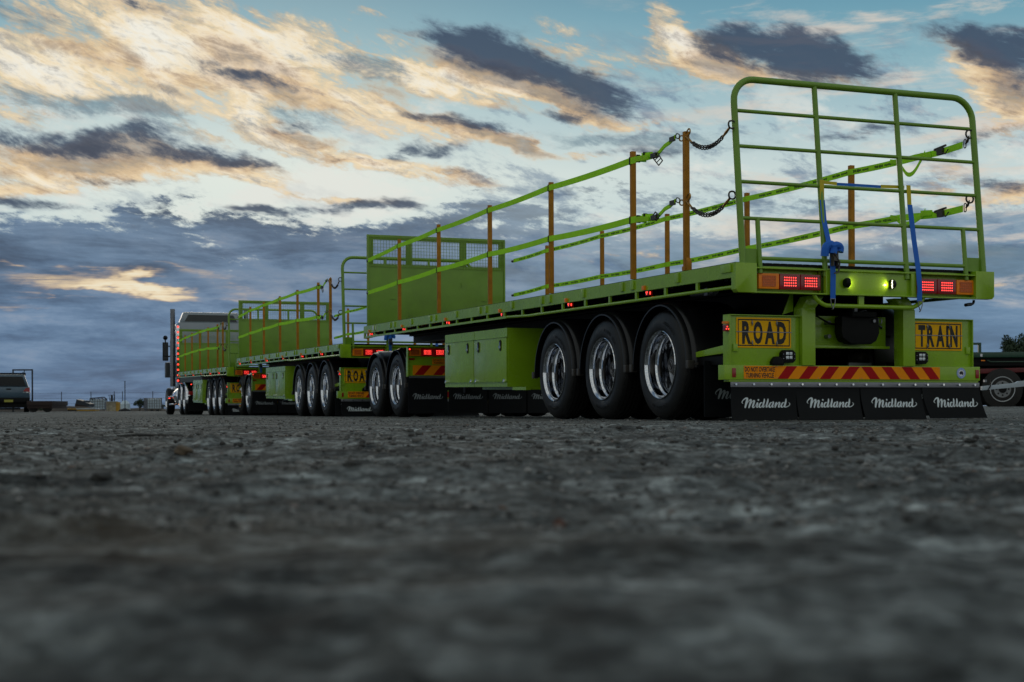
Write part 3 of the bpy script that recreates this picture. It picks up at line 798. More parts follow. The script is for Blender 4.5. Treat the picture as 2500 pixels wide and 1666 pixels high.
    for a in (.068, 2.452):
        b = MB(); b.box(wx(a), wx(a + .034), .180, .1855, .350, .424); b.build('reflector', REFR, bar, bevel=.002)
    b = MB(); b.cyl((wx(2.302), .1835, .394), (0, 1, 0), .046, .002, 32); bd = b.build('badge', BADGEB, T)
    b = MB(); b.cyl((wx(2.302), .1825, .394), (0, 1, 0), .0285, .001, 28)
    for k in range(22):
        if k in (5, 16): continue
        a = 2 * math.pi * k / 22; x_, z_ = wx(2.302) + .037 * math.cos(a), .394 + .037 * math.sin(a); b.box(x_ - .0028, x_ + .0028, .1825, .1832, z_ - .0028, z_ + .0028)
    b.build('badge_ring', BADGEW, T)
    b = MB(); aus = [(-.020, .002), (-.017, .010), (-.010, .013), (-.006, .018), (.001, .018), (.003, .012), (.007, .012), (.009, .020), (.012, .013), (.018, .006), (.021, -.002), (.018, -.012), (.012, -.016), (.006, -.014), (.001, -.008), (-.006, -.008), (-.012, -.013), (-.018, -.010)]
    b.prism([(wx(2.302) + u, .394 + v) for u, v in aus], 'y', .1812, .1823); b.build('badge_map', SBLK, T)
    b = MB(); b.box(wx(.056), wx(2.494), .186, .190, .271, .312)
    st = b.build('clamp_strip', STEEL, T, bevel=.001)
    b = ME()
    for k in range(4):
        for j in range(4): b.cyl((wx(.10 + .617 * k + .168 * j * .97), .186, .294), (0, -1, 0), .010, .014, 6)
    b.build_each('bolt', CHROME, st)
    # rear mudflaps, bottoms flaring out a little
    flaps = [(.066, .668, .006, .014), (.672, 1.284, .022, .022), (1.29, 1.896, .036, .040), (1.902, 2.494, .075, .075)]
    for k, (a, b_, s0, s1) in enumerate(flaps):
        b = MB(); n = 8; vs = []; fs = []
        for i in range(n + 1):
            t = i / n; z = .29 - t * (.286 - .006 * (k == 3))
            for x, s_ in ((a, s0), ((a + b_) / 2, (s0 + s1) / 2), (b_, s1)):
                yb = .192 + .010 * math.sin(t * 2.5 + k) - .012 * t * t
                vs += [(wx(x + s_ * t * t), yb, z), (wx(x + s_ * t * t), yb + .008, z)]
        for i in range(n):
            for j in range(2):
                p = i * 6 + j * 2
                fs += [(p, p + 2, p + 8, p + 6), (p + 1, p + 7, p + 9, p + 3)]
            fs += [(i * 6, i * 6 + 6, i * 6 + 7, i * 6 + 1), (i * 6 + 4, i * 6 + 5, i * 6 + 11, i * 6 + 10)]
        fs += [(n * 6, n * 6 + 2, n * 6 + 3, n * 6 + 1), (n * 6 + 2, n * 6 + 4, n * 6 + 5, n * 6 + 3)]
        b.add(vs, fs); fl = b.build('mudflap', RUB, T, shear=False)
        b = MB(); script_word(b, wx(a + .092), wx(a + .092 + .452), .146, .180, 0)
        lg = b.build('logo_print', LOGO, fl, shear=False)
        # follow the flap's surface
        me = lg.data
        for v in me.vertices:
            t = (.29 - v.co.z) / .286; off = v.co.y - .180
            v.co.y = .192 + .010 * math.sin(t * 2.5 + k) - .012 * t * t - .001 + off
            v.co.x += (s0 + s1) / 2 * t * t
    # inner mudflaps just behind the last axle
    for s_, a in ((-1, .05), (1, 1.85)):
        b = MB(); b.box(wx(a), wx(a + .62), .62, .628, .03, .50); fl = b.build('mudflap', RUB, T, shear=False)
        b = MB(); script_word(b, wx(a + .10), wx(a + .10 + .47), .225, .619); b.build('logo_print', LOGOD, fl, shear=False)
    b = ME()
    for s_ in (-1, 1):
        x = s_ * 1.14
        b.prism([(.20, .62), (.30, .62), (.93, .56), (.93, .52), (.40, .545), (.20, .56)], 'x', x - .02, x + .02)
    b.build_each('guard_arm', G, T, bevel=.003)
    b = ME()
    for s_ in (-1, 1): b.box(s_ * 1.13 - .012, s_ * 1.13 + .012, .28, .93, .455, .525)
    b.build_each('arm_plate', BLACK, T, bevel=.003)
    # coupling between the posts
    b = MB(); b.box(wx(.84), wx(1.70), .42, .44, .62, .875); b.box(wx(.84), wx(1.70), .36, .44, .60, .622)
    b.build('coupling_beam', G, T, bevel=.004)
    b = MB()
    b.prism([(wx(1.15), .865), (wx(1.51), .865), (wx(1.52), .73), (wx(1.49), .665), (wx(1.44), .635), (wx(1.24), .635), (wx(1.16), .685), (wx(1.145), .74)], 'y', .25, .36)
    b.box(wx(1.22), wx(1.46), .20, .42, .86, .905); b.cyl((wx(1.25), .36, .70), (0, 1, 0), .05, .06, 16)
    cp = b.build('tow_coupling', BLACK, T, bevel=.012)
    b = MB()
    for x, z in ((1.10, .815), (1.10, .70)): b.cyl((wx(x), .36, z), (0, 1, 0), .018, .06, 10)
    b.box(wx(1.255), wx(1.285), .225, .262, .90, .955); b.cyl((wx(1.46), .235, .83), (0, 1, 0), .014, .03, 10)
    b.tube(catmull([(wx(1.30), .23, .90), (wx(1.36), .22, .915), (wx(1.40), .23, .89)], 4), .006, 6)
    link(b, (wx(1.58), .33, .835), (0, 0, 1), (1, 0, 0), .05, .035, .005)
    b.build('coupling_fitting', STEEL, T)
    b = MB(); b.box(wx(1.45), wx(1.68), .60, .63, .455, .485); b.build('under_bar', STEEL, T)
    b = ME()
    for k, (xa, xb, zc) in enumerate(((1.30, 1.62, .93), (1.34, 1.66, .90), (.90, 1.20, .92))):
        b.tube(catmull([(wx(xa), .40, zc), (wx((xa + xb) / 2), .30, zc - .07 - .02 * k), (wx(xb), .42, zc - .12), (wx(xb + .03), .6, zc - .16)], 6), .009, 6)
    b.build_each('air_hose', BLACK, T)
    b = ME()
    for x in (-.62, .62): b.tube([(x, .95, .56), (x, 1.0, .56), (x, 1.12, .56), (x, 1.16, .56)], [.05, .085, .085, .03], 14)
    b.build_each('brake_chamber', DKSTEEL, T, shear=False)
    b = MB(); b.tube(catmull([(wx(2.37), .10, 1.02), (wx(2.365), .10, .995), (wx(2.33), .08, .982), (wx(2.27), .04, .976), (wx(2.19), -.02, .966)], 3), [.011] * 7 + [.015] * 6, 8)
    b.build('handle', BLACK, T)
    b = MB(); b.tube([(wx(.22), .73, 1.085), (wx(.22), 1.14, 1.085)], .032, 12); b.box(wx(.18), wx(.26), .80, .86, 1.05, 1.115); b.build('air_cylinder', STEEL, T)
    b = MB(); b.box(wx(.02), wx(.05), .20, .245, .72, .775); mk = b.build('marker_lamp', REDL, T, bevel=.005)
    b = MB()
    for dx, dz in ((0, .01), (.012, -.008), (-.008, -.008)): b.cyl((wx(.035) + dx, .199, .747 + dz), (0, 1, 0), .006, .002, 8)
    b.build('led', MARK, mk)
    b = MB(); b.box(wx(.012), wx(.05), .20, .245, .782, .80); b.build('reflector', AMBER, T)
    # ---- gate, leaning slightly forward
    def gt(z): return .035 + .10 * (z - 1.26)
    def gp(w_, z): return (wx(w_), gt(z), z)
    b = MB(); pts = [gp(.085, 1.25), gp(.085, 1.9), gp(.085, 2.56)]
    for k in range(1, 9):
        a = math.pi / 2 * k / 8; pts.append(gp(.085 + .19 * (1 - math.cos(a)), 2.57 + .19 * math.sin(a)))
    for k in range(0, 9):
        a = math.pi / 2 * k / 8; pts.append(gp(2.415 - .19 * (1 - math.sin(a)), 2.57 + .19 * math.cos(a)))
    pts += [gp(2.415, 1.9), gp(2.415, 1.25)]
    b.tube(pts, .0275, 14)
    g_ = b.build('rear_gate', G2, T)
    b = ME()
    for w_ in (.845, 1.635): b.tube([gp(w_, 1.17), gp(w_, 2.76)], .023, 12)
    for w_ in (.24, 2.235): b.tube([gp(w_, 1.18), gp(w_, 1.62)], .020, 12)
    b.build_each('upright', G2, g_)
    b = ME()
    for z in (1.62, 1.915, 2.205, 2.495): b.tube([gp(.085, z), gp(2.415, z)], .0152, 10)
    b.tube([gp(.24, 1.30), gp(2.235, 1.30)], .0165, 10)
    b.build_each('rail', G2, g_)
    b = ME()
    for a0, a1 in ((.10, .225), (2.26, 2.40)): b.box(wx(a0), wx(a1), .045, .052, 1.258, 1.375)
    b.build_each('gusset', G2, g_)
    # ---- headboard
    b = MB(); y0, y1 = Lg - .06, Lg - .02; w0, w1 = .045, 2.385; zt = 2.725
    wins = [(.15, .69), (.79, 1.60), (1.715, 2.275)]; za, zb_ = 2.262, 2.648
    b.box(wx(w0), wx(w1), y0, y1, 1.262, za); b.box(wx(w0), wx(w1), y0, y1, zb_, zt)
    e = [w0] + [q for p in wins for q in p] + [w1]
    for i in range(0, len(e), 2): b.box(wx(e[i]), wx(e[i + 1]), y0, y1, za, zb_)
    for i, w_ in enumerate((w0, w1 - .03)): b.box(wx(w_), wx(w_ + .03), y0 - .012, y0 - .001, 1.27, zt - .02)
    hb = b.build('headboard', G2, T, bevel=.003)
    b = MB()
    nx = int((w1 - w0 - .06) / .048)
    for i in range(nx + 1):
        x = wx(w0 + .03 + i * .048); b.box(x - .0022, x + .0022, y0 - .008, y0 - .002, za - .05, zb_ + .045)
    for j in range(10):
        z = za - .045 + j * .052; b.box(wx(w0 + .03), wx(w1 - .03), y0 - .012, y0 - .0081, z - .0022, z + .0022)
    b.build('wire_mesh', GD, hb)
    b = ME()
    for a, z in ((.42, 1.70), (1.18, 1.70), (1.97, 1.70)): b.box(wx(a), wx(a + .09), y0 - .012, y0, z, z + .01)
    for a, z in ((.74, 1.42), (1.62, 1.92)): b.box(wx(a), wx(a + .012), y0 - .012, y0, z, z + .07)
    b.build_each('tie_loop', G2, hb)
    # ---- tool box
    b = MB(); ta, tb_, bz, tz = 5.345, 7.71, .282, .963
    b.box(wx(.045), wx(.80), ta, tb_, bz, tz); tbx = b.build('tool_box', G, T, bevel=.004)
    b = MB(); b.box(wx(.03), wx(.0445), ta, 6.515, .862, tz); b.box(wx(.03), wx(.0445), 6.53, tb_, .862, tz)
    b.box(wx(.03), wx(.0445), ta, 6.515, bz, .334); b.box(wx(.03), wx(.0445), 6.53, tb_, bz, .334)
    b.box(wx(.014), wx(.0445), ta, tb_, .8562, .8612); b.box(wx(.014), wx(.0445), ta, tb_, .3346, .3400); b.build('door_surround', G, tbx)
    b = MB(); b.box(wx(.036), wx(.0442), 6.513, 6.532, bz, tz); b.build('door_gap', BLACK, tbx)  # added black strip: darkness of the gap between the doors as colour
    for a, c_ in ((ta + .01, 6.51), (6.535, tb_ - .01)):
        b = MB(); b.box(wx(.024), wx(.0445), a, c_, .343, .855); b.build('door', G, tbx, bevel=.003)
    b = ME(); b2 = ME()
    for y in (5.55, 6.34, 6.755, 7.53):
        pts = []
        for k in range(16):
            a = 2 * math.pi * k / 16; pts.append((y + .034 * math.cos(a), .765 + .034 * math.sin(a) + (.03 if math.sin(a) > 0 else -.03)))
        b.prism(pts, 'x', wx(.016), wx(.024)); b2.box(wx(.008), wx(.016), y - .010, y + .010, .725, .80); b2.box(wx(.004), wx(.016), y - .022, y + .022, .735, .757)
    for y in (5.42, 6.43, 6.62, 7.64):
        b2.cyl((wx(.024), y, .352), (-1, 0, 0), .024, .012, 12); b2.cyl((wx(.012), y, .345), (-1, 0, 0), .012, .010, 8)
    b.build_each('latch', BLACK, tbx); b2.build_each('latch_lever', CHROME, tbx, k=2)
    b = MB(); b.box(wx(.10), wx(.7), 5.0, 5.02, .25, .28); b.box(wx(.09), wx(.15), 4.9, 5.34, .245, .28); b.box(wx(.3), wx(.36), 5.2, 7.0, .25, .2815); b.build('box_bearer', G, T)
    b = MB(); b.box(wx(1.70), wx(2.45), 5.6, 7.4, .35, .90); b.build('far_locker', G, T, bevel=.004)
    # landing legs
    b = ME()
    for x in (-.62, .62): b.box(x - .06, x + .06, 8.55, 8.68, .62, 1.12); b.box(x - .04, x + .04, 8.57, 8.66, .34, .62); b.box(x - .12, x + .12, 8.50, 8.74, .325, .34)
    b.build_each('landing_leg', BLACK, T, k=3, shear=False)
    # axles
    b = ME()
    for k in range(3):
        y = 1.3994 + 1.25 * k; b.cyl((-1.0, y, .492), (1, 0, 0), .06, 2.0, 12); b.box(-.5, -.38, y - .1, y + .5, .5, .64); b.box(.38, .5, y - .1, y + .5, .5, .64)
        b.cyl((-.44, y - .15, .58), (0, 0, 1), .13, .14, 16); b.cyl((.44, y - .15, .58), (0, 0, 1), .13, .14, 16)
    b.build_each('axle', BLACK, T, k=5, shear=False)
    b = MB(); b.box(-.2, .2, 4.6, 5.2, .55, .9); b.tube([(-.3, 4.9, .62), (-.3, 6.6, .62)], .14, 16); b.build('air_tank', BLACK, T)
    for k in range(3):
        for s_ in (-1, 1):
            make_wheel(s_, 1.3994 + 1.25 * k, T); make_guard(s_, 1.3994 + 1.25 * k, T)
    # ---- markers
    for y in (1.647, 3.477, 5.493, 7.585, 9.666, 11.55): marker(y, T)
    b = MB(); b.box(X0 - .002, X0 - .0, 11.15, 11.36, 1.175, 1.243); pl = b.build('maker_plate', BADGEW, T)
    # ---- stakes
    near = [.89, 1.945, 3.97, 5.925, 7.975, 9.91]
    far = [2.06, 4.105, 6.10, 8.12, 10.2]
    for i, y in enumerate(near):
        b = MB(); x = wx(.03); h = 2.447
        b.box(x - .0225, x + .0225, y - .0225, y + .0225, 1.268 if i else 1.262, h)
        if i == 0: b.prism([(y - .06, 1.262), (y - .024, 1.262), (y - .024, 1.37), (y - .035, 1.37), (y - .06, 1.33)], 'x', x - .02, x + .02); b.box(x - .03, x + .03, y - .026, y + .03, 1.262, 1.30)
        b.build('stake', ORANGE, T, bevel=.004)
    for i, y in enumerate(far):
        b = MB(); x = wx(2.47); b.box(x - .024, x + .024, y - .024, y + .024, 1.268, 2.475); b.build('stake', ORANGE, T, bevel=.004)
    # ---- web rails, near side (plain face outwards)
    up = [(11.62, 2.286), (11.2, 2.30), (9.91, 2.345), (7.975, 2.368), (5.925, 2.382), (3.97, 2.384), (1.945, 2.357), (1.75, 2.350), (1.60, 2.325)]
    lo = [(11.62, 1.776), (11.2, 1.785), (9.91, 1.815), (7.975, 1.839), (5.925, 1.858), (3.97, 1.845), (1.945, 1.811), (1.75, 1.805), (1.60, 1.775)]
    xs = wx(-.001)
    for z_off, pl_ in ((0, up), (1, lo)):
        b = MB(); strap(b, pl_, xs, .060)
        ze = pl_[-1][1]
        # bundled tail and the piece up to the last stake
        tail = [(1.62, ze + .0), (1.45, ze - .005), (1.33, ze + .012), (1.22, ze + .052), (1.12, ze + .066), (1.02, ze + .098)]
        strap(b, tail, xs - .006, .034, .010, .0)
        for (ya, yb, dz) in ((1.78, 1.60, -.004), (1.74, 1.50, -.014), (1.66, 1.46, .006)):
            strap(b, [(ya, ze + .030 + dz), (yb, ze + .010 + dz)], xs - .016 + dz, .046, .016, 0)
        web = b.build('web_rail', WEB, T)
        b = ME()
        for y in near[1:]:
            z = zat([p for p in pl_], y); b.box(xs - .005, xs - .002, y - .012, y + .010, z - .036, z + .036)
        for y in (1.74, 1.60): b.box(xs - .030, xs + .006, y - .007, y + .007, ze - .012, ze + .058)
        b.build_each('keeper', BLACK, web)
        b = MB()
        # ratchet buckle hanging from the webbing (open frame) on the upper rail, folded on the lower
        yb, zb2 = 1.40, ze + .0
        if z_off == 0: fr = [(1.44, ze - .01), (1.31, ze - .105), (1.235, ze - .075), (1.335, ze + .012)]
        else: fr = [(1.46, ze + .002), (1.36, ze - .035), (1.30, ze + .0), (1.38, ze + .045)]
        for i in range(4):
            p, q = fr[i], fr[(i + 1) % 4]; b.tube([(xs - .02, p[0], p[1]), (xs - .02, q[0], q[1])], .0055, 6)
        for t in (.4, .68):
            p = [fr[0][i] + (fr[1][i] - fr[0][i]) * t for i in (0, 1)]; q = [fr[3][i] + (fr[2][i] - fr[3][i]) * t for i in (0, 1)]
            b.tube([(xs - .02, *p), (xs - .02, *q)], .0045, 6)
        b.box(xs - .03, xs + .008, 1.36, 1.46, ze - .022, ze + .018)
        b.box(xs - .014, xs + .004, 1.03, 1.12, ze + .066, ze + .108)
        b.build('ratchet_buckle', DKSTEEL, web)
        b = MB(); link(b, (xs, .985, ze + .098), (0, 1, .3), (0, 0, 1), .07, .04, .005); b.build('hook', DKSTEEL, web)
        b = MB(); b.cyl((xs - .01, 11.68, pl_[0][1]), (1, 0, 0), .02, .03, 10); b.tube([(xs + .005, 11.68, pl_[0][1]), (xs, 11.60, pl_[0][1])], .008, 6); b.build('anchor', STEEL, web)
        # chain from the last stake to the gate
        za_, zb3 = ze + .075, (2.345 if z_off == 0 else 1.78)
        ya_, yb2 = .865, .12
        b = MB(); n = 22
        low = .125
        def cpt(t): return Vector((wx(.02), ya_ + (yb2 - ya_) * t, za_ + (zb3 - za_) * t - low * 4 * t * (1 - t)))
        for i in range(n):
            t0 = .14 + .70 * i / n; p0, p1 = cpt(t0), cpt(t0 + .70 / n)
            link(b, (p0 + p1) / 2, p1 - p0, (0, 0, 1) if i % 2 else (1, 0, 0), .050, .032, .0055)
        ch = b.build('safety_chain', DKSTEEL, T)
        b = MB()
        p0, p1 = cpt(0.0), cpt(.14); b.tube([p0 + Vector((0, .02, .012)), p0, (p0 + p1) / 2, p1], [.008, .012, .010, .007], 8)
        link(b, p0 + Vector((0, -.03, .025)), (0, 1, -.6), (0, 0, 1), .085, .05, .007); link(b, p0 + Vector((0, .09, .0)), (0, 1, .2), (0, 0, 1), .075, .045, .006)
        p0, p1 = cpt(.84), cpt(1.0); b.tube([p0, (p0 + p1) / 2, p1], [.007, .012, .009], 8)
        b.build('hook', BRASSY, ch)
        b = MB(); link(b, cpt(1.0) + Vector((.02, -.0, .025)), (1, .4, .15), (0, 0, 1), .085, .062, .0075); b.build('shackle', DKSTEEL, ch)
    # ---- web rails, far side (printed face inwards)
    xf = wx(2.443)
    upf = [(11.62, 2.36), (10.2, 2.39), (8.12, 2.40), (6.10, 2.41), (4.105, 2.403), (2.06, 2.405), (1.25, 2.385), (1.0, 2.385), (.70, 2.378), (.45, 2.385), (.33, 2.392)]
    lof = [(11.62, 1.80), (10.2, 1.84), (8.12, 1.835), (6.10, 1.832), (4.105, 1.842), (2.06, 1.870), (1.25, 1.86), (1.0, 1.845), (.70, 1.825), (.45, 1.83), (.33, 1.835)]
    for z_off, pl_ in ((0, upf), (1, lof)):
        b = MB(); P2 = strap(b, pl_, xf, .060)
        y_, z_ = (1.30, pl_[6][1])
        tl = catmull([(y_, z_ + .01), (y_ - .10, z_ - .05), (y_ - .20, z_ - (.14 if not z_off else .07)), (y_ - .30, z_ - (.13 if not z_off else .06)), (y_ - .42, z_ - .02), (y_ - .46, z_ + .02)], 4)
        strap(b, tl, xf - .012, .040, .004, 0); strap(b, [(y_ + .06, z_ + .02), (y_ - .06, z_ - .005)], xf - .01, .04, .016, 0); strap(b, [(y_ - .40, z_ + .0), (y_ - .55, z_ - .012)], xf - .01, .05, .018, 0)
        web = b.build('web_rail', WEB, T)
        b = ME(); yy = 11.35; k = 0
        while yy > 1.6:
            wd = .27
            if min(abs(yy - wd / 2 - q) for q in far) > .1:
                z0 = zat(P2, yy); z1 = zat(P2, yy - wd); dz = (z1 - z0)
                if z_off:
                    text(b, 'SpanSet', (xf - .004, yy, z0 - .015), (0, -wd * .42, dz * .42), (0, 0, .030), bold=.02, shear=.3)
                    text(b, 'WEB RAIL', (xf - .004, yy - wd * .48, z0 + dz * .48 - .013), (0, -wd * .52, dz * .52), (0, 0, .026), bold=.03, shear=.2)
                else:
                    text(b, 'SpanSet', (xf - .004, yy - wd, z1 + .015), (0, wd * .42, -dz * .42), (0, 0, -.030), bold=.02, shear=.3)
                    text(b, 'WEB RAIL', (xf - .004, yy - wd * .52, z0 + dz * .52 + .013), (0, wd * .52, -dz * .52), (0, 0, -.026), bold=.03, shear=.2)
            yy -= .36
        b.build_each('lettering', WEBP, web, k=2)
        b = MB(); z_ = pl_[-1][1]
        b.box(xf - .025, xf + .010, .58, .66, z_ - .04, z_ + .018); b.tube([(xf - .02, .70, z_ + .012), (xf - .02, .54, z_ - .045), (xf - .02, .50, z_ - .01)], .006, 6); b.tube([(xf, .72, z_ + .02), (xf, .56, z_ + .035)], .01, 6)
        b.build('ratchet_buckle', DKSTEEL, web); b = MB()
        link(b, (xf, .30, z_ + .005), (0, 0, 1), (0, 1, 0), .075, .03, .005)
        b.tube([(xf, .29, z_ + .002), (xf - .02, .24, z_ + .018), (xf - .06, .17, z_ + .045)], [.007, .012, .006], 8)
        link(b, (wx(2.372), .15, z_ + .058), (1, 0, .1), (0, 0, 1), .075, .07, .008)
        b.build('hook', DKSTEEL, web)
        b = MB(); b.cyl((xf, 11.7, pl_[0][1]), (1, 0, 0), .02, .03, 10); b.tube([(xf, 11.72, pl_[0][1]), (xf, 11.6, pl_[0][1])], .008, 6); b.build('anchor', DKSTEEL, web)
    SHEAR[0] = 0.0
    return T

# ================================================================== dolly
def make_dolly(name):
    T = bpy.data.objects.new(name, None); C.objects.link(T)
    yr = -.75
    f = MB()
    f.box(wx(0), wx(2.5), yr, yr + .09, 1.030, 1.042); f.box(wx(0), wx(2.5), yr, yr + .10, .882, .894)
    f.box(wx(0), wx(2.5), yr + .075, yr + .082, .894, 1.03)
    for a in (0, .60, 1.86, 2.488): f.box(wx(a), wx(a + .012), yr, yr + .075, .894, 1.03)
    f.box(wx(0), wx(2.5), yr + .02, yr + .03, .60, .882); f.box(wx(0), wx(.012), yr - .0, yr + .10, .60, .882); f.box(wx(2.488), wx(2.5), yr, yr + .10, .60, .882)
    f.build('rear_frame', G, T, bevel=.003)
    for k in range(3):
        lamp_module(wx(.02 + .192 * k), wx(.02 + .192 * (k + 1)), .905, 1.018, yr + .02, k > 0, T)
        lamp_module(wx(1.904 + .192 * k), wx(1.904 + .192 * (k + 1)), .905, 1.018, yr + .02, k < 2, T)
    b = MB(); b.box(wx(.08), wx(2.42), yr + .012, yr + .019, .622, .768); hb = b.build('hazard_board', HAZO, T)
    b = MB(); z0, z1 = .624, .766; mid = 1.25
    for k in range(4):
        a = .10 + k * .29
        b.quad((wx(a), yr + .011, z0), (wx(a + .14), yr + .011, z0), (wx(a + .27), yr + .011, z1), (wx(a + .13), yr + .011, z1))
        c_ = 2 * mid - a
        b.quad((wx(c_), yr + .011, z0), (wx(c_ - .14), yr + .011, z0), (wx(c_ - .27), yr + .011, z1), (wx(c_ - .13), yr + .011, z1))
    b.build('hazard_stripe', HAZR, hb)
    b = MB(); b.box(wx(.38), wx(.72), yr + .012, yr + .019, .782, .868); p = b.build('marker_plate', HAZO, T)
    b = MB(); text(b, 'DO NOT OVERTAKE', (wx(.39), yr + .011, .828), (.32, 0, 0), (0, 0, .030), bold=.018); text(b, 'TURNING VEHICLE', (wx(.40), yr + .011, .789), (.30, 0, 0), (0, 0, .030), bold=.018); b.build('lettering', SBLK, p)
    b = ME()
    for a in (.02, 2.40): b.box(wx(a), wx(a + .09), yr + .012, yr + .019, .845, .872)
    b.build_each('reflector', REFR, T)
    b = MB(); b.box(wx(.02), wx(2.48), yr + .01, yr + .019, .578, .612); st = b.build('clamp_strip', STEEL, T)
    b = ME()
    for k in range(16): b.cyl((wx(.08 + .157 * k), yr + .01, .595), (0, -1, 0), .008, .010, 6)
    b.build_each('bolt', STEEL, st)
    for k in range(4):
        a = .0 + .628 * k
        b = MB(); b.box(wx(a + .01), wx(a + .618), yr + .02, yr + .028, .055, .60); fl = b.build('mudflap', RUB, T)
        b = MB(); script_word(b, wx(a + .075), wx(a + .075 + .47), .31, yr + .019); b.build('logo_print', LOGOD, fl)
    for sx_ in (-1, 1):
        b = MB(); b.box(*sorted((sx_ * 1.252, sx_ * 1.20)), yr - .03, yr - .001, .985, 1.02); mk = b.build('marker_lamp', REDL, T, bevel=.005)
        b = MB(); b.cyl((sx_ * 1.23, yr - .031, 1.002), (0, 1, 0), .012, .002, 10); b.build('led', MARK, mk)
    b = MB()
    for x in (-.42, .42): b.box(x - .05, x + .05, yr + .1, 2.05, .78, 1.00)
    for y in (yr + .2, .6, 2.0): b.box(-.42, .42, y - .05, y + .05, .82, .96)
    b.box(-1.2, 1.2, yr + .085, yr + .12, .75, .88)
    b.build('chassis_frame', BLACK, T)
    b = MB(); b.cyl((0, .70, 1.005), (0, 0, 1), .56, .03, 40); b.cyl((0, .70, 1.035), (0, 0, 1), .50, .075, 40); b.build('turntable', BLACK, T, bevel=.004)
    b = MB(); b.tube([(-.45, 1.9, .86), (0, 3.0, .74)], .06, 10); b.tube([(.45, 1.9, .86), (0, 3.0, .74)], .06, 10); b.tube([(0, 2.9, .75), (0, 3.35, .74)], .05, 10); b.build('drawbar', G, T)
    b = ME()
    for y in (0, 1.25): b.cyl((-1.0, y, .492), (1, 0, 0), .06, 2.0, 12)
    b.build_each('axle', BLACK, T)
    b = MB(); b.box(wx(.3), wx(.9), -.2, .9, 1.045, 1.065); b.build('deck_plate', GD, T)
    for y in (0, 1.25):
        for s_ in (-1, 1): make_wheel(s_, y, T); make_guard(s_, y, T)
    return T

